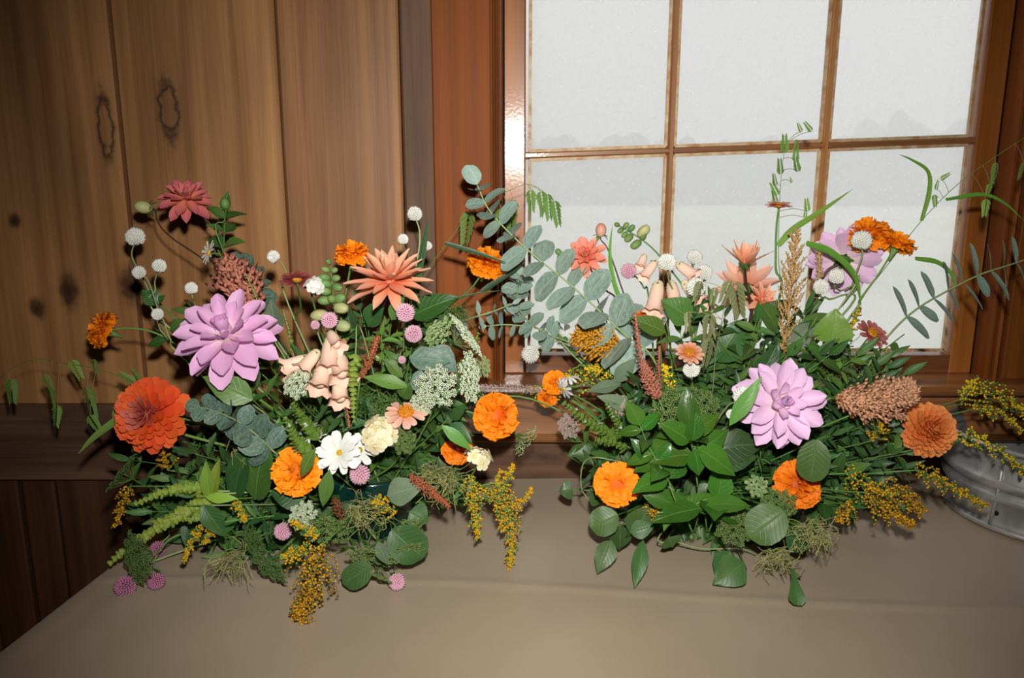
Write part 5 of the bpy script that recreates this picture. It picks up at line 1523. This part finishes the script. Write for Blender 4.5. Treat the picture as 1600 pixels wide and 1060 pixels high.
flower('dahlia', 'pale apricot dahlia facing the window, behind the half open one', S, 1166, 452, 104, (.1, .45, -.75), head_dahlia, [(1172, 500)], Y=-.20, stem='stem_dark', r=.003, mat='apricot_petal', shape='pointed',
       rings=[(9, 1.0, 96, .36, -.1), (10, .95, 78, .36, .1), (8, .7, 50, .36, .3)])
flower('dahlia', 'shaded coral dahlia low behind the oat spikelets', S, 1190, 470, 60, (.3, .2, .6), head_dahlia, [(1182, 510)], Y=-.23, stem='stem_dark', mat='peach_petal', shape='pointed', rings=[(9, 1.0, 95, .36, -.1), (9, .9, 70, .36, .1), (6, .6, 35, .4, .3)])
flower('zinnia', 'small rusty zinnia alone on a tall stem before the window', S, 1217, 322, 40, (0, .92, .3), head_daisy, [(1213, 360), (1212, 420), (1214, 480)], Y=-.26, mat='tan_zinnia_petal', n=12, wl=.46, tilt=84, rows=2, eye='zinnia_disc', eye_r=.3)
flower('dinner_plate_dahlia', 'lavender dahlia seen from behind, turned to the window', S, 1318, 408, 104, (.35, .35, -.75), head_dahlia, [(1292, 424), (1275, 460), (1262, 510)], Y=-.22, stem='stem_dark', r=.003, mat='lavender_petal')
flower('marigold', 'orange marigold, higher of the two before the right window pane', S, 1358, 368, 74, (-.2, .75, .45), head_marigold, [(1330, 450), (1310, 500)], Y=-.24, flat=.75)
flower('marigold', 'orange marigold, lower of the two before the right window pane', S, 1401, 382, 60, (.3, .75, .1), head_marigold, [(1372, 430), (1344, 468), (1318, 510)], Y=-.26, flat=.7, neck=.05)
flower('zinnia', 'small tan zinnia with an orange crown amid the right bouquet', S, 1077, 552, 40, (0, .65, .75), head_daisy, [(1078, 580), (1080, 620)], Y=-.37, mat='tan_zinnia_petal', n=13, wl=.42, tilt=85, eye='zinnia_disc', eye_r=.42, dome=.6, rows=2, stamens=True)
flower('zinnia', 'dusty rose zinnia seen from the side before the lower right pane', S, 1362, 522, 50, (.3, .6, .65), head_daisy, [(1340, 550), (1310, 590)], Y=-.27, mat='dusty_rose_petal', n=12, wl=.46, tilt=84, rows=2, eye='zinnia_disc', eye_r=.38, dome=.8)
flower('dinner_plate_dahlia', 'large pale pink dahlia facing out in the middle of the right bouquet', S, 1217, 631, 130, (.05, .22, .97), head_dahlia, [(1210, 690)], Y=-.42, mat='lavender_petal', r=.003,
       rings=[(9, 1.0, 100, .48, -.25), (10, 1.0, 87, .46, -.05), (9, .9, 72, .44, .1), (7, .6, 48, .44, .35), (6, .38, 24, .5, .5), (4, .26, 8, .5, .4)])
flower('dahlia', 'apricot orange ball dahlia in front of the steel tub', S, 1453, 672, 94, (.05, .15, .98), head_fib, [(1420, 690), (1360, 700)], Y=-.34, mat='orange_ball_petal', n=150, t1=118, l0=.22, l1=.78, shape='dahlia', wl=.44, cup=.9, curl=.75, dome=.62, r0=.22, r=.003)
flower('marigold', 'orange marigold facing out low at the left of the right bouquet', S, 964, 757, 76, (-.1, .12, .98), head_marigold, [(1000, 770)], Y=-.40, flat=.42, r=.003, n=110)
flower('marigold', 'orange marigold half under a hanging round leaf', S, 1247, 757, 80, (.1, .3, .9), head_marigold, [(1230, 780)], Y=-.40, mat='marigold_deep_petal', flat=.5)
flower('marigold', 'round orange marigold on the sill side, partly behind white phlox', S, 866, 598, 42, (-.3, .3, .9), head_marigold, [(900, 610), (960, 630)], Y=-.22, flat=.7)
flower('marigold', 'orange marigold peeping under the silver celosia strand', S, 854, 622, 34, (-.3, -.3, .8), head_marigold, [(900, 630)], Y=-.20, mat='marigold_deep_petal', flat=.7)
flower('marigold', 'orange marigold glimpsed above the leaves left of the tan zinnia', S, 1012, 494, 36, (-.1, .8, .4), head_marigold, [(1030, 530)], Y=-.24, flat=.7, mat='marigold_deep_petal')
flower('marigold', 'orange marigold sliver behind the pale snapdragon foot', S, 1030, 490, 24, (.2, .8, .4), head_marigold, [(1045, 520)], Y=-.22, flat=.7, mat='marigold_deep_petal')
flower('daisy', 'white daisy seen from the side beside the sill marigold, upper one', S, 888, 588, 38, (-.2, .75, .3), head_daisy, [(900, 575), (930, 590)], Y=-.25, mat='white_petal', n=10, wl=.3, tilt=110)
flower('daisy', 'white daisy seen from behind, lower one beside the sill marigold', S, 880, 608, 36, (-.6, -.3, .4), head_daisy, [(900, 605), (940, 615)], Y=-.26, mat='white_petal', n=10, wl=.34, tilt=95)
flower('cosmos', 'translucent white cosmos turned to the window over the sill', S, 884, 530, 52, (.5, .3, -.6), head_daisy, [(868, 518), (905, 560), (960, 600)], Y=-.16, mat='white_petal', n=8, wl=.55, tilt=80, eye_r=.12)
for px, py, D, n, wps, Y, mt, curve, lab in [
    (1052, 640, 72, (-.1, .45, .88), [(1055, 680)], -.37, 'lace_green', .3, 'dense green lace cap above the basil leaves, left one'),
    (1095, 636, 60, (.15, .4, .9), [(1085, 680)], -.36, 'lace_green', .3, 'dense green lace cap above the basil leaves, right one'),
    (1148, 824, 56, (-.2, .1, .97), [(1140, 790)], -.43, 'lace_green', .4, 'dense green lace ball low in front beside the round leaf'),
    (1218, 790, 50, (-.4, .3, .8), [(1200, 770)], -.43, 'lace_green', .3, 'dark green lace cap under the low marigold'),
    (1215, 812, 46, (.3, -.3, .8), [(1200, 790)], -.44, 'lace_fern', .2, 'shaded lace cap above the round leaf on the cloth'),
    (1182, 760, 34, (0, .2, .9), [(1170, 750)], -.40, 'lace_cream_green', .3, 'tiny pale lace cap in the dark hollow above the lace ball'),
    (890, 665, 40, (-.5, .2, .7), [(930, 680)], -.27, 'celosia_silver', .3, 'faded brownish lace cap under the basil spike over the apron'),
    (970, 636, 34, (-.2, .4, .8), [(990, 660)], -.31, 'celosia_silver', .3, 'faded greyish lace cap behind the basil spike')]:
    flower('lace_flower', lab, S, px, py, D, n, head_umbel, wps, Y=Y, stem='stem_green', r=.0013, mat=mt, curve=curve)
snapdragon('pale snapdragon leaning left with green buds against the window', S, [(1110, 560), (1080, 470), (1040, 412), (1010, 380), (966, 352)],
           [(967, 353, 8, -1, .5), (972, 360, 9, -1, -.3), (978, 356, 9, 0, 1), (976, 368, 9, -1, -.5), (984, 372, 12, -1, -.5), (985, 360, 10, .5, 1), (994, 383, 14, -1, -.4), (1003, 366, 17, .4, 1), (1002, 372, 12, .6, .6)],
           [(1008, 398, 15, 24, (-.4, -.85, .3)), (1025, 408, 18, 38, (-.6, -.75, .3)), (1030, 440, 26, 54, (-.25, -.9, .3)), (1058, 412, 20, 36, (.7, -.6, .4)), (1068, 440, 26, 48, (.55, -.75, .4)), (1078, 455, 30, 46, (.5, -.75, .4)), (1048, 440, 24, 46, (.1, -.9, .4)), (1030, 475, 20, 30, (-.2, -.9, .3))], -.23)
celosia('mustard gold celosia plume before the sill of the window', S, [(975, 545), (940, 535), (908, 522)], 66, 'celosia_gold', -.24, 80, 6, fat=1.0, lean=.9, blen=.34, sw=.035, taper=(1, 1, .5), wps=[(1010, 570)])
celosia('slim rose celosia spike, tallest left of the tan zinnia', S, [(1020, 622), (1003, 570), (992, 490)], 22, 'celosia_rose', -.38, 60, 5, fat=.9, blen=.45, taper=(1.3, .9, .2))
celosia('slim rose celosia spike right of the tallest one', S, [(1032, 610), (1030, 580), (1030, 542)], 14, 'celosia_rose', -.37, 40, 5, blen=.45)
celosia('fat knobbly rose celosia cone at the foot of the slim spikes', S, [(1030, 625), (1016, 596), (1005, 570)], 40, 'celosia_rose', -.39, 70, 6, fat=.8, blen=.26)
celosia('feathery straw celosia plume before the middle window bar', S, [(1225, 555), (1232, 490), (1238, 430), (1243, 368)], 64, 'celosia_straw', -.30, 64, 14, lean=1.7, fat=1.25, blen=.15, sw=.024, taper=(.3, 1.0, .25))
celosia('slim straw celosia spike right of the feathery plume', S, [(1276, 470), (1280, 430), (1280, 385)], 17, 'celosia_straw', -.26, 56, 5, blen=.4, taper=(1, 1, .8))
celosia('broad peach celosia plume lying level below the dusty zinnia', S, [(1305, 622), (1345, 628), (1390, 620), (1418, 612)], 88, 'celosia_peach', -.36, 150, 9, fat=.95, blen=.24, sw=.034, taper=(.6, 1, .35), wps=[(1270, 640)])
celosia('small peach celosia tuft under the tip of the broad one', S, [(1370, 632), (1395, 645), (1412, 652)], 34, 'celosia_peach', -.37, 34, 5, fat=.9)
celosia('silver celosia strand reaching left along the sill', S, [(858, 612), (820, 608), (780, 606), (742, 604)], 16, 'celosia_silver', -.20, 70, 5, blen=.5, taper=(.8, 1, .5), wps=[(920, 630)])
celosia('short silver celosia tuft behind the oval marigold', S, [(760, 618), (745, 626), (722, 640)], 18, 'celosia_silver', -.21, 26, 5, blen=.5, wps=[(860, 635)])
spike('green basil flower spike pointing left above the weathered rail', S, [(975, 690), (945, 675), (912, 655), (882, 630)], 34, 'bract_green', 16, white=5, Y=-.32)
spike('second green basil flower spike beside the one pointing left', S, [(985, 685), (965, 660), (948, 632)], 28, 'bract_green', 11, white=3, Y=-.33)
spike('short basil flower tuft below the one pointing left', S, [(985, 700), (955, 690), (930, 688)], 30, 'bract_green', 8, Y=-.34)
for lab, pts, w_, Y, mt, n in [
    ('bright goldenrod reaching over the tub, topmost', [(1500, 632), (1528, 604), (1565, 620), (1600, 640), (1630, 650)], 40, -.24, 'goldenrod_bright', 26),
    ('bright goldenrod tip rising above the tub branch', [(1500, 625), (1512, 608), (1522, 594)], 18, -.24, 'goldenrod_bright', 7),
    ('bright goldenrod hanging into the tub beside the topmost', [(1520, 640), (1560, 645), (1600, 675)], 20, -.23, 'goldenrod_bright', 12),
    ('goldenrod wand lying across the tub rim', [(1495, 690), (1530, 685), (1570, 712), (1605, 738), (1630, 750)], 24, -.36, 'goldenrod_bright', 22),
    ('goldenrod wand pointing down across the side of the tub', [(1430, 735), (1460, 748), (1500, 768), (1540, 792)], 26, -.38, 'goldenrod_yellow', 22),
    ('yellow goldenrod below the broad peach celosia', [(1360, 690), (1372, 672), (1385, 655)], 30, -.35, 'goldenrod_yellow', 10),
    ('goldenrod drooping to the cloth left of the tub', [(1350, 770), (1390, 800), (1425, 822)], 34, -.42, 'goldenrod_rust', 20),
    ('goldenrod spray in the shade above the drooping one', [(1320, 740), (1355, 760), (1395, 775)], 40, -.39, 'goldenrod_yellow', 18),
    ('rust goldenrod behind the drooping one near the tub', [(1380, 760), (1415, 775), (1440, 800)], 36, -.37, 'goldenrod_rust', 16),
    ('goldenrod wisp at the marigold under the hanging leaf', [(1330, 780), (1322, 800), (1312, 815)], 24, -.40, 'goldenrod_rust', 9),
    ('goldenrod rising before the lower right pane left of the dusty zinnia', [(1310, 548), (1325, 520), (1345, 480)], 20, -.27, 'goldenrod_yellow', 13),
    ('goldenrod tuft left of the heart shaped leaf', [(1305, 545), (1292, 530), (1284, 522)], 20, -.28, 'goldenrod_yellow', 8),
    ('goldenrod tuft right of the dusty zinnia', [(1370, 570), (1378, 560), (1392, 552)], 24, -.25, 'goldenrod_yellow', 8),
    ('yellow goldenrod tuft right of the rose celosia cone', [(1048, 610), (1042, 590), (1040, 572)], 24, -.34, 'goldenrod_bright', 9),
    ('yellow goldenrod behind the sill marigold', [(930, 600), (895, 585), (850, 600)], 26, -.20, 'goldenrod_bright', 14),
    ('yellow goldenrod right of the sill daisies', [(965, 590), (940, 580), (915, 575)], 26, -.24, 'goldenrod_bright', 12),
    ('yellow goldenrod left tip over the sill edge', [(880, 605), (850, 612), (822, 606)], 22, -.19, 'goldenrod_bright', 10),
    ('dull goldenrod tuft deep among the basil leaves', [(1040, 780), (1030, 792), (1025, 800)], 34, -.40, 'goldenrod_rust', 9)]:
    goldenrod(lab, S, pts, w_, mt, Y, int(n * 1.4), 14, mat2='leaf_mid' if mt != 'goldenrod_rust' else 'goldenrod_yellow', leaves=3)
oats('sea oats standing before the middle window bar with green spikelets', S, [(1215, 520), (1216, 400), (1218, 320), (1222, 260), (1228, 225)],
     [((1226, 238), (1226, 213)), ((1220, 272), (1218, 250)), ((1212, 290), (1209, 273)), ((1215, 305), (1206, 287)), ((1213, 318), (1208, 300)), ((1243, 236), (1246, 220)), ((1243, 252), (1244, 232)), ((1247, 268), (1243, 248)), ((1237, 286), (1235, 278)), ((1262, 330), (1260, 312)), ((1258, 340), (1259, 328)), ((1252, 206), (1247, 193)), ((1268, 205), (1258, 192))], Y=-.24)
oats('long sea oats stem sweeping up to the upper right corner', S, [(1300, 560), (1345, 470), (1390, 410), (1440, 345), (1500, 285), (1560, 242), (1604, 213)],
     [((1556, 255), (1551, 286)), ((1547, 288), (1542, 304)), ((1541, 312), (1538, 336)), ((1600, 255), (1592, 278)), ((1470, 280), (1483, 272)), ((1462, 296), (1466, 283)), ((1460, 305), (1461, 322))], Y=-.25)
oats('short straw oats stem nodding over the middle of the right bouquet', S, [(1110, 640), (1118, 560), (1132, 480), (1145, 445)],
     [((1140, 440), (1128, 470)), ((1148, 442), (1156, 492)), ((1110, 492), (1104, 528)), ((1112, 500), (1118, 525)), ((1108, 530), (1100, 570)), ((1075, 488), (1074, 516)), ((1094, 440), (1086, 468)), ((1117, 450), (1113, 475))], Y=-.33, mat='oat_straw')
blade('wide grass blade rising right before the middle window bar', S, [(1216, 384), (1240, 358), (1280, 332), (1332, 296)], 11, 'grass_green', -.25, root=False)
blade('curved grass blade bending left at the top right pane', S, [(1440, 345), (1452, 300), (1450, 268), (1425, 250), (1404, 241)], 8, 'grass_green', -.25, root=False)
blade('curved grass blade arching right across the window casing', S, [(1478, 312), (1535, 304), (1570, 318), (1600, 345)], 7, 'grass_green', -.24, root=False)
blade('grass blade curving down beside the heart shaped leaf', S, [(1260, 380), (1300, 395), (1335, 430), (1346, 480)], 13, 'grass_green', -.27, root=False)
blade('grass blade arching right behind the eucalyptus branch', S, [(1430, 404), (1465, 410), (1488, 430), (1494, 455)], 9, 'grass_green', -.24, root=False)
blade('thin upright grass blade left of the pale snapdragon', S, [(990, 520), (962, 450), (953, 400), (957, 350)], 8, 'grass_green', -.23)

# eucalyptus of the right bouquet
eucalyptus('long eucalyptus branch with broad paired leaves arching left across the window', S, [(1020, 560), (975, 522), (930, 480), (885, 440), (835, 400), (790, 358), (762, 325), (745, 288)], 68, 14, -.25, 'leaf_eucalyptus', t0=.02, tip=.48, wl=.74, edge=.55)
eucalyptus('eucalyptus branch with narrow upright leaves reaching right to the casing', S, [(1330, 600), (1388, 525), (1430, 485), (1480, 455), (1530, 430), (1575, 415), (1620, 400)], 54, 10, -.27, 'leaf_eucalyptus', t0=.25, tip=.9, wl=.40, shape='disc', edge=.25)
eucalyptus('thin eucalyptus twig with small round leaves over the sill', S, [(960, 580), (900, 540), (850, 520), (815, 490), (808, 455), (812, 430)], 30, 9, -.19, 'leaf_eucalyptus', t0=.3, wl=.8, tip=.9, edge=.8)
eucalyptus('thin eucalyptus twig lying left below the small round leaves', S, [(900, 560), (860, 520), (800, 508), (760, 510)], 26, 5, -.18, 'leaf_eucalyptus', t0=.3, wl=.6, tip=.9)
for base, tip, w_, lab, mt, sh, Y in [
    ((1300, 535), (1305, 485), 58, 'heart shaped fresh leaf before the window above goldenrod', 'leaf_fresh', 'heart', -.31),
    ((1276, 688), (1266, 750), 50, 'round hanging leaf over the low orange marigold', 'leaf_clematis', 'disc', -.45),
    ((1225, 800), (1172, 838), 62, 'round leaf lying over the cloth near the front', 'leaf_clematis', 'disc', -.45),
    ((1140, 862), (1118, 896), 38, 'curled leaf on the cloth, upper of two in front', 'leaf_clematis', 'ovate', -.42),
    ((1162, 880), (1116, 912), 52, 'broad leaf on the cloth, lower of two in front', 'leaf_clematis', 'ovate', -.44),
    ((1238, 890), (1246, 944), 26, 'narrow folded leaf hanging nearest the camera on the cloth', 'leaf_clematis', 'spoon', -.47),
    ((1005, 845), (992, 916), 26, 'twisted leaf standing on the cloth left of centre', 'leaf_clematis', 'lance', -.42),
    ((955, 845), (934, 895), 34, 'leaf hanging to the cloth below the low facing marigold', 'leaf_clematis', 'ovate', -.40),
    ((965, 805), (925, 825), 46, 'broad round leaf under the low facing marigold', 'leaf_clematis', 'disc', -.39),
    ((968, 822), (968, 858), 40, 'shaded leaf behind the leaf hanging to the cloth', 'leaf_deep', 'ovate', -.37),
    ((935, 712), (888, 712), 34, 'dark pointed leaf over the weathered rail', 'leaf_deep', 'ovate', -.24),
    ((895, 766), (874, 768), 30, 'small dark leaf standing alone on the cloth at left', 'leaf_deep', 'heart', -.25),
    ((940, 785), (922, 765), 34, 'dark leaf left of the low facing marigold', 'leaf_deep', 'ovate', -.33),
    ((985, 835), (1020, 790), 44, 'olive leaf right of the low facing marigold', 'leaf_mid', 'ovate', -.39),
    ((985, 832), (1022, 822), 30, 'leaf pointing right above the twisted leaf', 'leaf_clematis', 'ovate', -.41),
    ((1045, 840), (1050, 855), 40, 'dark leaf before the vase', 'leaf_deep', 'ovate', -.38),
    ((1228, 835), (1262, 858), 40, 'shaded leaf hanging right of the round leaf', 'leaf_deep', 'ovate', -.44),
    ((1110, 700), (1190, 695), 60, 'broad dark leaf left below the large pale pink dahlia', 'leaf_deep', 'ovate', -.39),
    ((1120, 720), (1180, 715), 44, 'dark leaf under the broad dark one', 'leaf_deep', 'ovate', -.40),
    ((1140, 665), (1188, 592), 26, 'long leaf crossing the left edge of the pale pink dahlia', 'leaf_fresh', 'lance', -.455),
    ((1040, 520), (985, 498), 34, 'bright broad leaf left of the tan zinnia', 'leaf_fresh', 'ovate', -.31),
    ((1080, 500), (1035, 470), 50, 'broad green leaf below the white amaranths', 'leaf_mid', 'ovate', -.29),
    ((1100, 500), (1075, 465), 46, 'broad dark leaf among the white amaranth stems', 'leaf_deep', 'ovate', -.28),
    ((1120, 565), (1165, 500), 60, 'large dark leaf right of the straw oats', 'leaf_deep', 'ovate', -.28),
    ((1190, 500), (1240, 470), 34, 'leaf behind the straw plume', 'leaf_mid', 'ovate', -.24),
    ((1180, 600), (1216, 535), 36, 'long dark leaf above the pale pink dahlia', 'leaf_deep', 'ovate', -.34),
    ((1230, 545), (1270, 505), 40, 'grey green leaf right of the straw plume', 'leaf_grey', 'ovate', -.30),
    ((1215, 520), (1190, 478), 38, 'leaf left of the straw plume', 'leaf_mid', 'disc', -.27),
    ((970, 600), (920, 612), 22, 'pale felted leaf below the sill daisies', 'leaf_grey', 'lance', -.29),
    ((990, 640), (935, 620), 26, 'pale felted leaf above the basil spike', 'leaf_grey', 'lance', -.31),
    ((960, 598), (992, 562), 26, 'pale felted leaf under the mustard plume', 'leaf_grey', 'lance', -.29),
    ((1390, 540), (1405, 548), 18, 'dark leaf under the eucalyptus branch before the pane', 'leaf_mid', 'lance', -.26)]:
    single_leaf('broad_leaf' if w_ > 30 else 'leaf', lab, S, base, tip, w_, mt, sh, Y=Y, nrm=(rnd.uniform(-.3, .3), .35, .9))
# basil: shining leaves low in the middle
for lab, pts, lp, n in [
    ('glossy basil sprig with big leaves in the centre of the right bouquet', [(1090, 760), (1085, 720), (1080, 690), (1078, 670)], 84, 3),
    ('glossy basil sprig lower right of the centre one', [(1105, 830), (1118, 800), (1122, 782)], 84, 2),
    ('glossy basil sprig left of the centre one', [(1060, 790), (1040, 740), (1022, 720)], 64, 3),
    ('glossy basil sprig above the low facing marigold', [(1050, 760), (1015, 700), (1000, 665)], 60, 3),
    ('glossy basil sprig low over the vase', [(1085, 830), (1070, 800), (1050, 788)], 76, 2)]:
    leafy('basil_sprig', lab, S, pts, lp, n, 'leaf_basil', 'ovate', .56, Y=-.43, t0=.3, curl=-.7, fold=.2, tip=.8, up=.35)
single_leaf('broad_leaf', 'glossy basil leaf pointing down left over the centre', S, (1078, 690), (1030, 662), 40, 'leaf_basil', Y=-.46, nrm=(-.2, .6, .8))
single_leaf('broad_leaf', 'glossy basil leaf pointing straight up in the centre', S, (1082, 690), (1086, 642), 34, 'leaf_basil', Y=-.46, nrm=(.2, .1, 1))
single_leaf('broad_leaf', 'glossy basil leaf pointing right in the centre', S, (1090, 700), (1146, 742), 46, 'leaf_basil', Y=-.47, nrm=(.1, .5, .9))
single_leaf('broad_leaf', 'glossy basil leaf pointing down in the centre', S, (1084, 702), (1092, 742), 36, 'leaf_basil', Y=-.47, nrm=(0, .6, .8))
single_leaf('broad_leaf', 'glossy basil leaf level at the right below the centre', S, (1105, 790), (1172, 792), 40, 'leaf_basil', Y=-.46, nrm=(0, .8, .6))
single_leaf('broad_leaf', 'glossy basil leaf level at the left below the centre', S, (1095, 795), (1020, 816), 44, 'leaf_basil', Y=-.46, nrm=(0, .8, .6))
# trailing vine on the cloth
def vine(label, side, pts, Y=None):
    k = rng(); path = spline([root_point(side, k)] + [at(x, y, side, None if Y is None else Y, lift=.006) for x, y in pts], 5)
    o = thing('vine_tendril', label, 'vine', path[0]); stem_part(o, path, .0013, 'stem_pale', 5)
    return o
vine('thin vine running level along the cloth in front of the vase', S, [(1030, 838), (1060, 848), (1100, 858), (1160, 858), (1190, 872), (1235, 884)])
vine('thin vine looping from the low facing marigold to the cloth', S, [(1000, 800), (975, 840), (965, 850)])
vine('hooked bare vine left above the small dark leaf', S, [(960, 720), (915, 720), (908, 760), (920, 782)])
thread_tuft('tangle of pale curly threads over the cloth at the front right', S, 1268, 830, 80, -.45, 'thread_straw', 60)
thread_tuft('pale curly threads on the cloth above the nearest folded leaf', S, 1215, 872, 70, -.46, 'thread_straw', 46)
thread_tuft('fine green fern threads behind the straw plume', S, 1300, 560, 90, -.28, 'fern_thread', 60, 'fern_frond')

# ================================================================== filler greens that nothing tells apart
def in_poly(x, y, poly):
    c = False; n = len(poly)
    for i in range(n):
        (x1, y1), (x2, y2) = poly[i], poly[i - 1]
        if (y1 > y) != (y2 > y) and x < (x2 - x1) * (y - y1) / (y2 - y1) + x1: c = not c
    return c
KINDS = {'narrow': ('leaf_deep', 'lance', .32, 50, 7, -.6), 'broad': ('leaf_deep', 'ovate', .5, 60, 5, -.5), 'slim': ('leaf_mid', 'lance', .3, 54, 7, -.6), 'oval': ('leaf_mid', 'ovate', .46, 54, 5, -.5),
         'thin': ('leaf_deep', 'lance', .22, 54, 8, -.5), 'light': ('leaf_fresh', 'lance', .3, 38, 7, -.6), 'feathery': ('leaf_mid', 'lance', .15, 34, 12, -.4)}
WORDS = {'narrow': 'dark narrow leaved sprig', 'broad': 'dark broad leaved sprig', 'slim': 'mid green slim leaved sprig', 'oval': 'mid green oval leaved sprig', 'thin': 'dark thin leaved sprig', 'light': 'light green pointed leaved sprig', 'feathery': 'fine feathery leaved sprig'}
def filler(side, poly, count, seed, kinds=None, dmin=.03, dmax=.17, where=None):
    k = random.Random(seed); i = 0
    kinds = kinds or list(KINDS)
    xs_, ys_ = [p[0] for p in poly], [p[1] for p in poly]
    vx = 800 + (VASE[side].x) / 1.37 * F
    cx, cy = (480, 690) if side == 'L' else (1150, 670)
    bq = 'left' if side == 'L' else 'right'
    while i < count:
        x, y = k.uniform(min(xs_), max(xs_)), k.uniform(min(ys_), max(ys_))
        if not in_poly(x, y, poly): continue
        i += 1
        kd = kinds[k.randrange(len(kinds))]
        mt, sh, wl, lp, n, curl = KINDS[kd]
        w1 = where or (('upper ' if y < cy - 60 else 'lower ' if y > cy + 60 else 'middle ') + ('left' if x < cx - 90 else 'right' if x > cx + 90 else 'centre'))
        Yt = auto_y(x, y, side) + k.uniform(dmin, dmax)
        bx, by = vx + (x - vx) * .45, 790 + (y - 790) * .45
        Yb = min(-.10, VASE[side].y + .02 + .5 * (Yt - VASE[side].y))
        leafy('greenery_sprig', WORDS[kd] + ' among the flowers, ' + w1 + ' of the ' + bq + ' bouquet', side,
              [(bx, by, Yb), (vx + (x - vx) * .75 + k.uniform(-15, 15), 790 + (y - 790) * .78, (Yb + Yt) / 2), (x, y, min(Yt, -.08))],
              lp, n, mt, sh, wl, t0=.0, group='filler greens of the ' + bq + ' bouquet', curl=curl, k=k, r=.0012)
filler('L', [(240, 740), (215, 800), (250, 850), (350, 870), (480, 880), (600, 860), (680, 800), (720, 740), (730, 640), (720, 540), (660, 490), (560, 480), (470, 500), (400, 560), (320, 600), (300, 680)], 88, 21)
filler('R', [(930, 620), (900, 690), (940, 770), (980, 830), (1100, 840), (1250, 830), (1380, 790), (1420, 720), (1400, 620), (1350, 560), (1250, 520), (1150, 520), (1040, 530), (980, 570)], 84, 22)
filler('R', [(1000, 470), (1000, 560), (1320, 560), (1310, 490), (1250, 470), (1180, 480), (1090, 460)], 15, 23, ['oval', 'light', 'slim', 'feathery', 'thin'], .02, .14, 'top centre')
filler('R', [(1270, 540), (1400, 562), (1425, 600), (1300, 640)], 16, 26, ['narrow', 'slim', 'light', 'thin'], .03, .12, 'right shoulder')
filler('L', [(195, 690), (200, 800), (330, 810), (320, 690)], 8, 27, ['feathery', 'thin', 'slim'], .0, .08, 'left flank')
filler('L', [(230, 760), (230, 860), (420, 890), (450, 800)], 14, 25, None, .0, .08, 'foot')
filler('R', [(1260, 690), (1290, 800), (1400, 800), (1430, 720), (1400, 650)], 22, 24, ['narrow', 'slim', 'thin', 'oval'], .0, .08, 'right flank')
bpy.context.view_layer.update()
